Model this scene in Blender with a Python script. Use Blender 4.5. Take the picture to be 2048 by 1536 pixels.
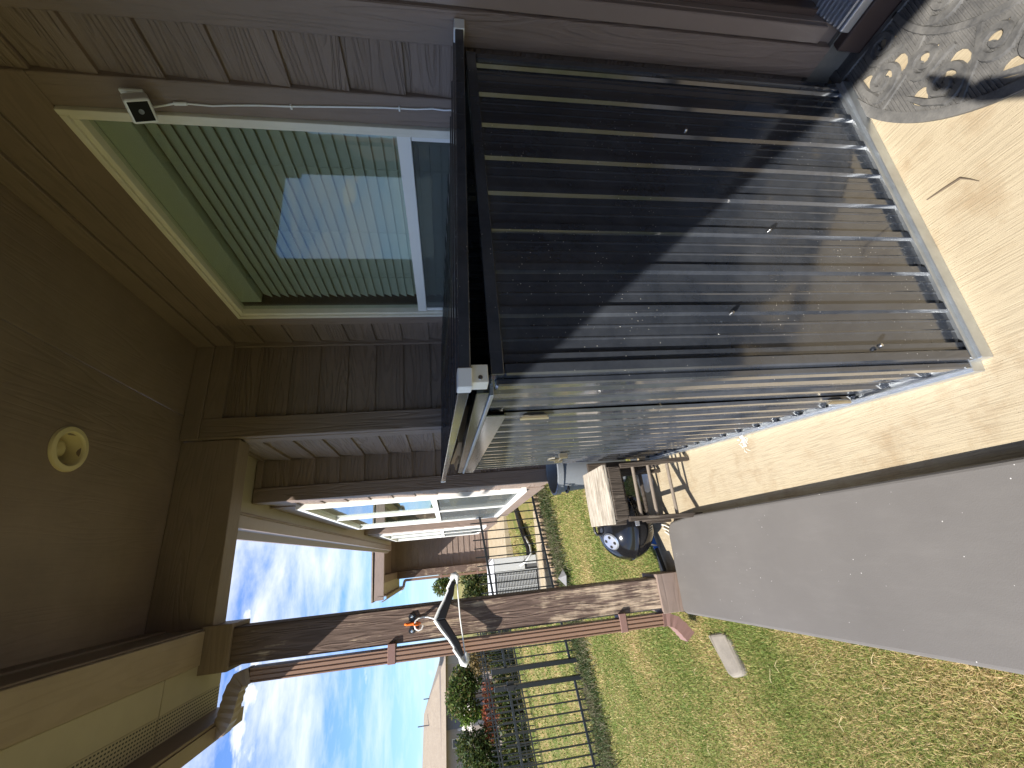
import bpy, bmesh, math, random
import numpy as np
from mathutils import Matrix, Vector
random.seed(7); rng = np.random.default_rng(7)
for o in list(bpy.data.objects): bpy.data.objects.remove(o)
SC = bpy.context.scene; COL = SC.collection
R_ = math.radians

# ---------------------------------------------------------------- camera (held sideways: world up is picture left)
def cam_axes(yaw, pitch, roll):
    f = Vector((math.sin(yaw)*math.cos(pitch), math.cos(yaw)*math.cos(pitch), -math.sin(pitch)))
    r = Vector((math.cos(yaw), -math.sin(yaw), 0)); d = f.cross(r)
    return r*math.cos(roll)+d*math.sin(roll), -r*math.sin(roll)+d*math.cos(roll), f
cr, cd, cf = cam_axes(R_(21.82), R_(9.194), R_(2.162))
cam = bpy.data.cameras.new('camera'); camo = bpy.data.objects.new('camera', cam); COL.objects.link(camo)
camo.matrix_world = Matrix(((cd.x, cr.x, -cf.x, 0), (cd.y, cr.y, -cf.y, 0), (cd.z, cr.z, -cf.z, 1.5), (0, 0, 0, 1)))
cam.sensor_fit = 'HORIZONTAL'; cam.sensor_width = 36; cam.lens = 36*850.2/2048
cam.clip_start = 0.01; cam.clip_end = 3000; SC.camera = camo

# ---------------------------------------------------------------- sky, sun, exposure
SUN_TRAVEL = Vector((1, 0.58, -1.25)).normalized()
ELEV = math.asin(-SUN_TRAVEL.z); ROT = math.atan2(-SUN_TRAVEL.x, -SUN_TRAVEL.y)
SC.view_settings.view_transform = 'Standard'; SC.view_settings.look = 'None'
SC.view_settings.exposure = 2.2; SC.view_settings.gamma = 1.0; SC.view_settings.use_curve_mapping = False
SC.cycles.use_denoising = True
SC.cycles.max_bounces = 10; SC.cycles.diffuse_bounces = 5; SC.cycles.transparent_max_bounces = 12
SC.cycles.caustics_reflective = True; SC.cycles.sample_clamp_indirect = 4.0; SC.cycles.blur_glossy = 0.4; SC.cycles.caustics_refractive = False

W = bpy.data.worlds.new('World'); SC.world = W; W.use_nodes = True
nt = W.node_tree; nt.nodes.clear()
def N(nt, t, **k):
    n = nt.nodes.new(t)
    for a, b in k.items():
        if a == 'ins':
            for i, v in b.items():
                if isinstance(v, bpy.types.NodeSocket): nt.links.new(v, n.inputs[i])
                else: n.inputs[i].default_value = v
        else: setattr(n, a, b)
    return n
def MATH(nt, op, a, b=None, c=None, clamp=False):
    n = N(nt, 'ShaderNodeMath', operation=op, use_clamp=clamp)
    for i, v in enumerate((a, b, c)):
        if v is None: continue
        if isinstance(v, bpy.types.NodeSocket): nt.links.new(v, n.inputs[i])
        else: n.inputs[i].default_value = v
    return n.outputs[0]
def MIXC(nt, fac, a, b, blend='MIX'):
    n = N(nt, 'ShaderNodeMix', data_type='RGBA', blend_type=blend)
    for i, v in ((0, fac), (6, a), (7, b)):
        if isinstance(v, bpy.types.NodeSocket): nt.links.new(v, n.inputs[i])
        else: n.inputs[i].default_value = v if i == 0 else (*v, 1) if len(v) == 3 else v
    return n.outputs[2]
def RAMP(nt, fac, stops, interp='LINEAR'):
    n = N(nt, 'ShaderNodeValToRGB'); n.color_ramp.interpolation = interp
    el = n.color_ramp.elements
    while len(el) < len(stops): el.new(0.5)
    for e, (p, c) in zip(el, stops):
        e.position = p; e.color = (c, c, c, 1) if isinstance(c, (int, float)) else (*c, 1)
    nt.links.new(fac, n.inputs[0]); return n.outputs[0]
sky = N(nt, 'ShaderNodeTexSky', sky_type='NISHITA', sun_disc=False, sun_elevation=ELEV, sun_rotation=ROT,
        air_density=1.0, dust_density=0.6, ozone_density=2.2)
tc = N(nt, 'ShaderNodeTexCoord'); sep = N(nt, 'ShaderNodeSeparateXYZ', ins={0: tc.outputs['Generated']})
zz = MATH(nt, 'MAXIMUM', sep.outputs[2], 0.0); den = MATH(nt, 'ADD', zz, 0.10)
px = MATH(nt, 'DIVIDE', sep.outputs[0], den); py = MATH(nt, 'DIVIDE', sep.outputs[1], den)
pv = N(nt, 'ShaderNodeCombineXYZ', ins={0: px, 1: py, 2: 3.7}).outputs[0]
mp = N(nt, 'ShaderNodeMapping', ins={0: pv, 2: (0, 0, R_(24)), 3: (0.75, 1.0, 1)}).outputs[0]
n1 = N(nt, 'ShaderNodeTexNoise', ins={0: mp, 2: 0.75, 3: 3.0, 4: 0.5, 8: 0.4}).outputs[0]
n2 = N(nt, 'ShaderNodeTexNoise', ins={0: mp, 2: 3.0, 3: 10.0, 4: 0.62, 8: 0.2}).outputs[0]
s1 = MATH(nt, 'MULTIPLY_ADD', n2, 0.42, MATH(nt, 'MULTIPLY', n1, 0.62))
cirrus = RAMP(nt, s1, [(0.46, 0.0), (0.54, 0.5), (0.63, 1.0)])
cirrus = MATH(nt, 'MULTIPLY', cirrus, RAMP(nt, sep.outputs[2], [(0.06, 0.22), (0.34, 1.0)]))
mp2 = N(nt, 'ShaderNodeMapping', ins={0: tc.outputs['Generated'], 1: (0.35, 0.1, 0.62), 3: (1, 1, 2.3)}).outputs[0]
n3 = N(nt, 'ShaderNodeTexNoise', ins={0: mp2, 2: 7.5, 3: 7.0, 4: 0.55, 8: 0.2}).outputs[0]
cum = RAMP(nt, n3, [(0.635, 0.0), (0.70, 0.85)])
cum = MATH(nt, 'MULTIPLY', cum, RAMP(nt, sep.outputs[2], [(0.02, 0.0), (0.06, 1.0), (0.5, 0.9)]))
cov = MATH(nt, 'MAXIMUM', cirrus, cum)
skyc = MIXC(nt, 1.0, sky.outputs[0], (0.52, 0.67, 0.94), 'MULTIPLY')
mixc = MIXC(nt, cov, skyc, (4.7, 4.8, 4.95))
bg = N(nt, 'ShaderNodeBackground', ins={0: mixc, 1: 0.060})
out = N(nt, 'ShaderNodeOutputWorld'); nt.links.new(bg.outputs[0], out.inputs[0])

sun = bpy.data.lights.new('sun', 'SUN'); sun.energy = 2.3; sun.angle = R_(0.53); sun.color = (1.0, 0.94, 0.85)
suno = bpy.data.objects.new('sun', sun); COL.objects.link(suno); suno.location = (-8, -5, 12)
suno.rotation_euler = SUN_TRAVEL.to_track_quat('-Z', 'Y').to_euler()

# ---------------------------------------------------------------- mesh helpers
class MB:
    def __init__(s): s.v = []; s.f = []
    def add(s, v, f):
        b = len(s.v); s.v += [tuple(p) for p in v]; s.f += [tuple(b+i for i in q) for q in f]; return s
    def hexa(s, p):   # bottom 4 (ccw), top 4
        return s.add(p, [(3, 2, 1, 0), (4, 5, 6, 7), (0, 1, 5, 4), (1, 2, 6, 5), (2, 3, 7, 6), (3, 0, 4, 7)])
    def box(s, x0, x1, y0, y1, z0, z1):
        return s.hexa([(x0, y0, z0), (x1, y0, z0), (x1, y1, z0), (x0, y1, z0), (x0, y0, z1), (x1, y0, z1), (x1, y1, z1), (x0, y1, z1)])
    def prism(s, poly, ext):   # planar polygon (list of 3d) extruded by vector
        n = len(poly); e = Vector(ext); a = [Vector(p) for p in poly]
        return s.add(a+[p+e for p in a], [tuple(range(n))[::-1], tuple(range(n, 2*n))]+[(i, (i+1) % n, n+(i+1) % n, n+i) for i in range(n)])
    def tube(s, path, r, n=8, closed=False):
        P = [Vector(p) for p in path]; m = len(P); rr = r if isinstance(r, (list, tuple)) else [r]*m
        up = Vector((0.13, 0.21, 0.97)); vs = []; prev = None
        for i, p in enumerate(P):
            if closed: t = P[(i+1) % m]-P[i-1]
            else: t = P[min(i+1, m-1)]-P[max(i-1, 0)]
            t = t.normalized() if t.length > 1e-9 else Vector((0, 0, 1))
            u = (prev if prev is not None else up); u = u-t*u.dot(t)
            if u.length < 1e-4: u = Vector((1, 0, 0))-t*t.x
            u.normalize(); prev = u; w = t.cross(u)
            vs += [p+(u*math.cos(2*math.pi*k/n)+w*math.sin(2*math.pi*k/n))*rr[i] for k in range(n)]
        fs = [(i*n+k, i*n+(k+1) % n, ((i+1) % m)*n+(k+1) % n, ((i+1) % m)*n+k) for i in range(m if closed else m-1) for k in range(n)]
        if not closed: fs += [tuple(range(n))[::-1], tuple(range((m-1)*n, m*n))]
        return s.add(vs, fs)
    def lathe(s, prof, c=(0, 0, 0), n=32, ax='Z', cap=True):
        vs = []
        for r, z in prof:
            for k in range(n):
                a = 2*math.pi*k/n; q = (r*math.cos(a), r*math.sin(a), z)
                if ax == 'X': q = (q[2], q[0], q[1])
                if ax == 'Y': q = (q[1], q[2], q[0])
                vs.append((c[0]+q[0], c[1]+q[1], c[2]+q[2]))
        m = len(prof)
        fs = [(i*n+k, i*n+(k+1) % n, (i+1)*n+(k+1) % n, (i+1)*n+k) for i in range(m-1) for k in range(n)]
        if cap and prof[0][0] > 1e-6: fs.append(tuple(range(n))[::-1])
        if cap and prof[-1][0] > 1e-6: fs.append(tuple(range((m-1)*n, m*n)))
        return s.add(vs, fs)
    def mesh(s, name, mat, smooth=None):
        me = bpy.data.meshes.new(name); me.from_pydata(s.v, [], s.f); me.validate()
        bm = bmesh.new(); bm.from_mesh(me); bmesh.ops.remove_doubles(bm, verts=bm.verts, dist=1e-5) if smooth else None
        bmesh.ops.recalc_face_normals(bm, faces=bm.faces); bm.to_mesh(me); bm.free()
        if smooth:
            me.polygons.foreach_set('use_smooth', [True]*len(me.polygons)); me.set_sharp_from_angle(angle=R_(smooth))
        me.materials.append(mat); return me
    def build(s, name, mat, parent=None, smooth=None, bevel=0, seg=2, label=None):
        return link(name, s.mesh(name, mat, smooth), parent, bevel, seg, label)
def link(name, me, parent=None, bevel=0, seg=2, label=None):
    o = bpy.data.objects.new(name, me); COL.objects.link(o)
    if parent is not None: adopt(o, parent)
    if bevel:
        m = o.modifiers.new('bevel', 'BEVEL'); m.width = bevel; m.segments = seg; m.limit_method = 'ANGLE'; m.angle_limit = R_(40); m.harden_normals = False
    if label: o['label'] = label
    return o
def world_of(o):
    M = o.matrix_basis.copy(); p = o
    M = o.matrix_parent_inverse @ M if o.parent else M
    return world_of(o.parent) @ M if o.parent else M
def adopt(o, parent):
    o.parent = parent; o.matrix_parent_inverse = world_of(parent).inverted()
def tag(o, label=None, cat=None, group=None, kind=None):
    for k, v in (('label', label), ('category', cat), ('group', group), ('kind', kind)):
        if v: o[k] = v
    return o
def thing(name, label, cat, loc=(0, 0, 0), group=None):
    o = bpy.data.objects.new(name, None); COL.objects.link(o); o.location = loc; o.empty_display_size = 0.1
    return tag(o, label, cat, group)
def bx(name, x0, x1, y0, y1, z0, z1, mat, parent=None, bevel=0.003, label=None):
    return MB().box(x0, x1, y0, y1, z0, z1).build(name, mat, parent, bevel=bevel, seg=1, label=label)

# ---------------------------------------------------------------- materials
MATS = {}
def newmat(name):
    m = bpy.data.materials.new(name); m.use_nodes = True; nt = m.node_tree; nt.nodes.clear()
    p = N(nt, 'ShaderNodeBsdfPrincipled'); o = N(nt, 'ShaderNodeOutputMaterial'); nt.links.new(p.outputs[0], o.inputs[0])
    MATS[name] = m; return m, nt, p
def pos(nt, scale=(1, 1, 1), obj=False):
    src = N(nt, 'ShaderNodeTexCoord').outputs['Object'] if obj else N(nt, 'ShaderNodeNewGeometry').outputs['Position']
    return N(nt, 'ShaderNodeMapping', ins={0: src, 3: scale}).outputs[0]
def noise(nt, vec, scale, detail=4, rough=0.5, dist=0):
    return N(nt, 'ShaderNodeTexNoise', ins={0: vec, 2: scale, 3: detail, 4: rough, 8: dist}).outputs[0]
def bump(nt, p, h, strength=0.3, dist=0.01, prev=None):
    ins = {0: strength, 1: dist, 2: 0.1, 3: h} if False else {'Strength': strength, 'Distance': dist, 'Height': h}
    b = N(nt, 'ShaderNodeBump'); 
    for k, v in ins.items():
        if isinstance(v, bpy.types.NodeSocket): nt.links.new(v, b.inputs[k])
        else: b.inputs[k].default_value = v
    if prev is not None: nt.links.new(prev, b.inputs['Normal'])
    nt.links.new(b.outputs[0], p.inputs['Normal']); return b.outputs[0]
def plain(name, col, rough=0.5, metal=0.0, var=0.12, vs=8.0, spec=0.5, bmp=0.0, coat=0.0):
    m, nt, p = newmat(name)
    n = noise(nt, pos(nt), vs, 5, 0.6)
    k = MATH(nt, 'MULTIPLY_ADD', n, 2*var, 1-var)
    c = MIXC(nt, 1.0, col, (1, 1, 1), 'MULTIPLY')
    v = N(nt, 'ShaderNodeVectorMath', operation='SCALE', ins={0: (col[0], col[1], col[2])}); nt.links.new(k, v.inputs[3])
    nt.links.new(v.outputs[0], p.inputs['Base Color'])
    p.inputs['Roughness'].default_value = rough; p.inputs['Metallic'].default_value = metal
    p.inputs['Specular IOR Level'].default_value = spec; p.inputs['Coat Weight'].default_value = coat
    if bmp: bump(nt, p, noise(nt, pos(nt), vs*6, 4, 0.6), bmp, 0.004)
    return m
def grain(name, col, axis, rough=0.55, depth=1.0, contrast=0.15, dirt=0.10, fine=1.0):
    """painted embossed cedar: contour lines of a stretched noise along one world axis"""
    m, nt, p = newmat(name)
    st = [9.0, 9.0, 9.0]; st['XYZ'.index(axis)] = 0.75
    info = N(nt, 'ShaderNodeObjectInfo').outputs['Random']
    off = N(nt, 'ShaderNodeCombineXYZ', ins={0: MATH(nt, 'MULTIPLY', info, 37.0), 1: MATH(nt, 'MULTIPLY', info, 53.0), 2: MATH(nt, 'MULTIPLY', info, 71.0)}).outputs[0]
    q = N(nt, 'ShaderNodeVectorMath', operation='ADD', ins={0: pos(nt, st), 1: off}).outputs[0]
    a = noise(nt, q, 0.9, 2, 0.45, 0.1)
    ring = MATH(nt, 'SINE', MATH(nt, 'MULTIPLY', a, 95.0*fine))
    st2 = [260.0, 260.0, 260.0]; st2['XYZ'.index(axis)] = 6.0
    fib = noise(nt, pos(nt, st2), 1.0, 3, 0.6)
    mask = RAMP(nt, noise(nt, q, 0.55, 2, 0.5), [(0.36, 0.25), (0.58, 1.0)])
    h = MATH(nt, 'MULTIPLY_ADD', MATH(nt, 'MULTIPLY', RAMP(nt, MATH(nt, 'MULTIPLY_ADD', ring, 0.5, 0.5), [(0.1, 0.0), (0.45, 1.0)]), mask), 0.8, MATH(nt, 'MULTIPLY', fib, 0.5))
    k = MATH(nt, 'MULTIPLY_ADD', h, contrast, 1-contrast*0.7)  # groove shading put into the colour, as bump alone reads faintly in shade
    d = RAMP(nt, noise(nt, pos(nt), 3.0, 6, 0.65), [(0.35, 1.0-dirt), (0.7, 1.0+dirt*0.6)])
    tone = MATH(nt, 'MULTIPLY_ADD', info, 0.10, 0.95)
    v = N(nt, 'ShaderNodeVectorMath', operation='SCALE', ins={0: col}); nt.links.new(MATH(nt, 'MULTIPLY', MATH(nt, 'MULTIPLY', k, d), tone), v.inputs[3])
    nt.links.new(v.outputs[0], p.inputs['Base Color'])
    p.inputs['Roughness'].default_value = rough; p.inputs['Specular IOR Level'].default_value = 0.35
    bump(nt, p, h, depth, 0.006)
    return m
BROWN = (0.240, 0.182, 0.150)
grain('sidingX', BROWN, 'X'); grain('sidingY', BROWN, 'Y'); grain('trimZ', BROWN, 'Z', depth=0.6, contrast=0.10); grain('trimX', BROWN, 'X', depth=0.2, contrast=0.12)
grain('trimY', (0.225, 0.168, 0.138), 'Y', depth=0.2, contrast=0.12)
grain('ceilX', (0.270, 0.203, 0.164), 'Y', rough=0.5, depth=0.22, contrast=0.05, dirt=0.14)
grain('beamtan', (0.335, 0.262, 0.205), 'Y', rough=0.6, depth=0.15, contrast=0.10)
plain('brown_smooth', BROWN, 0.42, var=0.1, bmp=0.06)
plain('door_brown', (0.075, 0.05, 0.042), 0.3, var=0.15)
plain('soffit', (0.385, 0.335, 0.255), 0.55, var=0.1)
plain('vinyl_white', (0.80, 0.79, 0.76), 0.35, var=0.05, vs=5)
plain('vinyl_old', (0.74, 0.70, 0.60), 0.45, var=0.12, vs=14)
plain('white_plastic', (0.82, 0.82, 0.80), 0.3, var=0.03)
plain('black_gloss', (0.008, 0.008, 0.009), 0.12, var=0.1, spec=0.4)
plain('black_matte', (0.006, 0.006, 0.007), 0.45, spec=0.15)
plain('black_plastic', (0.014, 0.014, 0.016), 0.35)
plain('dark_void', (0.006, 0.006, 0.006), 0.9)
plain('room_grey', (0.10, 0.11, 0.10), 0.9)
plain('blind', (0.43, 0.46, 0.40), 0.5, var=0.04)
def screen_mat():
    m, nt, p = newmat('screen'); p.inputs['Base Color'].default_value = (0.10, 0.11, 0.11, 1); p.inputs['Roughness'].default_value = 0.8
    t = N(nt, 'ShaderNodeBsdfTransparent'); mx = N(nt, 'ShaderNodeMixShader', ins={0: 0.62}); o = [n for n in nt.nodes if n.type == 'OUTPUT_MATERIAL'][0]
    nt.links.new(p.outputs[0], mx.inputs[1]); nt.links.new(t.outputs[0], mx.inputs[2]); nt.links.new(mx.outputs[0], o.inputs[0])
screen_mat()
plain('galv', (0.52, 0.56, 0.60), 0.38, metal=0.9, var=0.25, vs=20, bmp=0.05)
plain('alu', (0.55, 0.58, 0.64), 0.32, metal=0.85, var=0.15)
plain('cardboard', (0.42, 0.27, 0.14), 0.8, var=0.1)
plain('orange', (0.8, 0.16, 0.02), 0.4)
plain('blue_plastic', (0.02, 0.14, 0.55), 0.3)
plain('bin_grey', (0.16, 0.175, 0.19), 0.45, var=0.08)
plain('steel', (0.6, 0.6, 0.6), 0.25, metal=1.0, var=0.1)
plain('brass', (0.45, 0.40, 0.30), 0.35, metal=0.9, var=0.2)
plain('iron_fence', (0.012, 0.014, 0.016), 0.4)
plain('downspout', (0.26, 0.160, 0.112), 0.38, var=0.06, vs=4)
plain('downspout_red', (0.23, 0.135, 0.115), 0.4, var=0.1)
plain('ac_grey', (0.50, 0.51, 0.50), 0.45, var=0.06)
plain('ac_dark', (0.10, 0.10, 0.10), 0.6)
plain('ac_top', (0.62, 0.62, 0.63), 0.4, var=0.15)
plain('cream', (0.70, 0.60, 0.36), 0.4, var=0.04)
plain('bulb', (0.62, 0.52, 0.27), 0.35, var=0.06)
plain('hose', (0.02, 0.02, 0.022), 0.45)
plain('far_wall', (0.26, 0.215, 0.19), 0.7)
plain('far_wall_dark', (0.085, 0.085, 0.10), 0.7)
plain('far_trim', (0.5, 0.45, 0.4), 0.7)
plain('bark', (0.10, 0.075, 0.05), 0.9, var=0.3, bmp=0.4)
plain('skin', (0.45, 0.28, 0.2), 0.5); plain('shirt', (0.07, 0.08, 0.10), 0.8); plain('jeans', (0.04, 0.06, 0.12), 0.8); plain('hair', (0.02, 0.014, 0.01), 0.6)

def glass_mat(name, tint, ior, rough=0.0):
    m, nt, p = newmat(name); nt.nodes.remove(p)
    t = N(nt, 'ShaderNodeBsdfTransparent', ins={0: (*tint, 1)}); g = N(nt, 'ShaderNodeBsdfGlossy', ins={0: (0.96, 0.97, 0.96, 1), 1: rough})
    b = N(nt, 'ShaderNodeBump'); b.inputs['Strength'].default_value = 0.02; b.inputs['Distance'].default_value = 0.02
    nt.links.new(noise(nt, pos(nt), 2.5, 2), b.inputs['Height']); nt.links.new(b.outputs[0], g.inputs['Normal'])
    ge = N(nt, 'ShaderNodeNewGeometry'); dt = N(nt, 'ShaderNodeVectorMath', operation='DOT_PRODUCT', ins={0: ge.outputs['Incoming'], 1: ge.outputs['Normal']})
    fz = MATH(nt, 'POWER', MATH(nt, 'SUBTRACT', 1.0, MATH(nt, 'ABSOLUTE', dt.outputs['Value'])), 5.0)
    ff = MATH(nt, 'MULTIPLY_ADD', fz, 1-ior, ior)
    mx = N(nt, 'ShaderNodeMixShader'); nt.links.new(ff, mx.inputs[0]); nt.links.new(t.outputs[0], mx.inputs[1]); nt.links.new(g.outputs[0], mx.inputs[2])
    nt.links.new(mx.outputs[0], [n for n in nt.nodes if n.type == 'OUTPUT_MATERIAL'][0].inputs[0]); return m
glass_mat('glass', (0.91, 0.938, 0.908), 0.055); glass_mat('glass_dark', (0.72, 0.80, 0.74), 0.11)

def steel_paint():
    m, nt, p = newmat('shed_steel')
    P = pos(nt)
    dust = RAMP(nt, noise(nt, P, 5.0, 8, 0.72), [(0.40, 0.0), (0.75, 1.0)])
    speck = RAMP(nt, N(nt, 'ShaderNodeTexVoronoi', feature='F1', ins={0: P, 2: 70.0}).outputs[0], [(0.055, 1.0), (0.09, 0.0)])
    speck = MATH(nt, 'MULTIPLY', speck, RAMP(nt, noise(nt, P, 3.1, 3), [(0.50, 0.0), (0.6, 1.0)]))
    streak = RAMP(nt, noise(nt, pos(nt, (420, 420, 2.5)), 1.0, 3, 0.6), [(0.66, 0.0), (0.74, 0.6)])
    c = MIXC(nt, MATH(nt, 'MULTIPLY', dust, 0.30), (0.027, 0.032, 0.042), (0.125, 0.136, 0.155))
    c = MIXC(nt, MATH(nt, 'MULTIPLY', streak, 0.35), c, (0.2, 0.2, 0.19))
    c = MIXC(nt, speck, c, (0.55, 0.53, 0.48)); nt.links.new(c, p.inputs['Base Color'])
    r = MATH(nt, 'MULTIPLY_ADD', dust, 0.14, 0.10); nt.links.new(r, p.inputs['Roughness'])
    p.inputs['Specular IOR Level'].default_value = 1.0
    p.inputs['Coat Weight'].default_value = 0.2; p.inputs['Coat Roughness'].default_value = 0.06
    bump(nt, p, noise(nt, pos(nt, (1, 1, 0.7)), 4.0, 1, 0.4), 0.03, 0.02)
    return m
steel_paint()

def concrete():
    m, nt, p = newmat('concrete'); P = pos(nt)
    broom = noise(nt, pos(nt, (230, 7, 1)), 1.0, 3, 0.65); gr = noise(nt, P, 260, 3, 0.7); big = noise(nt, P, 1.6, 6, 0.6)
    st = RAMP(nt, noise(nt, P, 4.5, 7, 0.68), [(0.50, 0.0), (0.64, 1.0)])
    pit = RAMP(nt, N(nt, 'ShaderNodeTexVoronoi', feature='F1', ins={0: P, 2: 120.0}).outputs[0], [(0.05, 1.0), (0.12, 0.0)])
    pit = MATH(nt, 'MULTIPLY', pit, RAMP(nt, noise(nt, P, 5.0, 3), [(0.47, 0.0), (0.6, 1.0)]))
    c = MIXC(nt, big, (0.312, 0.262, 0.180), (0.41, 0.350, 0.248))
    c = MIXC(nt, MATH(nt, 'MULTIPLY', st, 0.6), c, (0.25, 0.18, 0.105))
    c = MIXC(nt, MATH(nt, 'MULTIPLY', RAMP(nt, broom, [(0.40, 1.0), (0.52, 0.0)]), 0.45), c, (0.23, 0.19, 0.13))
    c = MIXC(nt, MATH(nt, 'MULTIPLY', pit, 0.8), c, (0.20, 0.14, 0.08)); nt.links.new(c, p.inputs['Base Color'])
    p.inputs['Roughness'].default_value = 0.85; p.inputs['Specular IOR Level'].default_value = 0.2
    bump(nt, p, MATH(nt, 'MULTIPLY_ADD', gr, 0.35, MATH(nt, 'MULTIPLY_ADD', pit, -1.0, broom)), 0.6, 0.004)
    return m
concrete()
plain('scrap_grey', (0.17, 0.17, 0.17), 0.9)
plain('concrete_grey', (0.185, 0.165, 0.135), 0.9, var=0.5, vs=9, bmp=0.5)
plain('stone_tan', (0.40, 0.30, 0.20), 0.9, var=0.25, vs=14, bmp=0.5)

def pad_mat():
    m, nt, p = newmat('pad_vinyl'); P = pos(nt)
    c = MIXC(nt, noise(nt, P, 3.0, 5, 0.6), (0.100, 0.093, 0.086), (0.138, 0.129, 0.119))
    sm = RAMP(nt, noise(nt, pos(nt, (14, 3.0, 1)), 1.0, 7, 0.7), [(0.50, 0.0), (0.75, 0.14)])
    c = MIXC(nt, sm, c, (0.205, 0.195, 0.18))
    sp = RAMP(nt, N(nt, 'ShaderNodeTexVoronoi', feature='F1', ins={0: P, 2: 34.0}).outputs[0], [(0.035, 1.0), (0.06, 0.0)])
    sp = MATH(nt, 'MULTIPLY', sp, RAMP(nt, noise(nt, P, 9.0, 2), [(0.52, 0.0), (0.56, 1.0)]))
    c = MIXC(nt, MATH(nt, 'MULTIPLY', sp, 0.9), c, (0.75, 0.73, 0.70)); nt.links.new(c, p.inputs['Base Color'])
    p.inputs['Roughness'].default_value = 0.62; p.inputs['Specular IOR Level'].default_value = 0.3
    h = MATH(nt, 'MULTIPLY_ADD', noise(nt, P, 320, 3), 0.15, noise(nt, P, 2.2, 3)); bump(nt, p, h, 0.25, 0.012); return m
pad_mat()

def weathered(name, axis, c0, c1, lo=0.45, hi=0.6, zfade=None):
    """rough-sawn brown stain with pale bare wood showing through"""
    m, nt, p = newmat(name)
    st = [60.0]*3; st['XYZ'.index(axis)] = 5.0; st3 = [11.0]*3; st3['XYZ'.index(axis)] = 1.1
    f = noise(nt, pos(nt, st), 1.0, 5, 0.65); a = noise(nt, pos(nt, st3), 1.0, 3, 0.5, 0.3)
    ring = MATH(nt, 'MULTIPLY_ADD', MATH(nt, 'SINE', MATH(nt, 'MULTIPLY', a, 70.0)), 0.5, 0.5)
    wear = MATH(nt, 'MULTIPLY_ADD', f, 0.6, MATH(nt, 'MULTIPLY', noise(nt, pos(nt), 5.0, 4, 0.6), 0.5))
    if zfade:
        z = N(nt, 'ShaderNodeSeparateXYZ', ins={0: N(nt, 'ShaderNodeNewGeometry').outputs['Position']}).outputs[2]
        wear = MATH(nt, 'ADD', wear, RAMP(nt, MATH(nt, 'MULTIPLY', z, 1/3.0), [(zfade[0]/3, 0.12), (zfade[1]/3, -0.16)]))
    w = RAMP(nt, wear, [(lo, 0.0), (hi, 1.0)])
    c = MIXC(nt, MATH(nt, 'MULTIPLY_ADD', ring, 0.5, MATH(nt, 'MULTIPLY', f, 0.5)), tuple(x*0.72 for x in c0), tuple(x*1.2 for x in c0))
    c = MIXC(nt, w, c, c1); nt.links.new(c, p.inputs['Base Color'])
    p.inputs['Roughness'].default_value = 0.75; p.inputs['Specular IOR Level'].default_value = 0.25
    bump(nt, p, MATH(nt, 'MULTIPLY_ADD', ring, 0.7, f), 0.7, 0.004); return m
weathered('post_wood', 'Z', (0.128, 0.088, 0.071), (0.46, 0.36, 0.26), 0.60, 0.72, (0.1, 1.3))
weathered('stool_dark', 'Z', (0.060, 0.048, 0.038), (0.22, 0.19, 0.15), 0.66, 0.8)
weathered('stool_top', 'X', (0.23, 0.195, 0.15), (0.46, 0.415, 0.345), 0.44, 0.66)
def rubber():
    m, nt, p = newmat('rubber'); P = pos(nt)
    c = MIXC(nt, RAMP(nt, noise(nt, P, 14, 6, 0.7), [(0.35, 0.0), (0.7, 1.0)]), (0.060, 0.060, 0.060), (0.150, 0.146, 0.138)); nt.links.new(c, p.inputs['Base Color'])
    p.inputs['Roughness'].default_value = 0.6; bump(nt, p, noise(nt, P, 160, 3), 0.3, 0.003); return m
rubber()
def soil():
    m, nt, p = newmat('lawn_soil'); P = pos(nt)
    g = RAMP(nt, noise(nt, P, 0.9, 5, 0.6), [(0.40, 0.0), (0.62, 1.0)]); fine = noise(nt, pos(nt, (1, 1, 1)), 45, 5, 0.75)
    c = MIXC(nt, g, (0.11, 0.14, 0.035), (0.30, 0.225, 0.10)); c = MIXC(nt, RAMP(nt, fine, [(0.35, 0.5), (0.6, 0.0)]), c, (0.07, 0.07, 0.025))
    nt.links.new(c, p.inputs['Base Color']); p.inputs['Roughness'].default_value = 0.95; p.inputs['Specular IOR Level'].default_value = 0.1
    bump(nt, p, fine, 0.8, 0.03); return m
soil()
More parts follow.
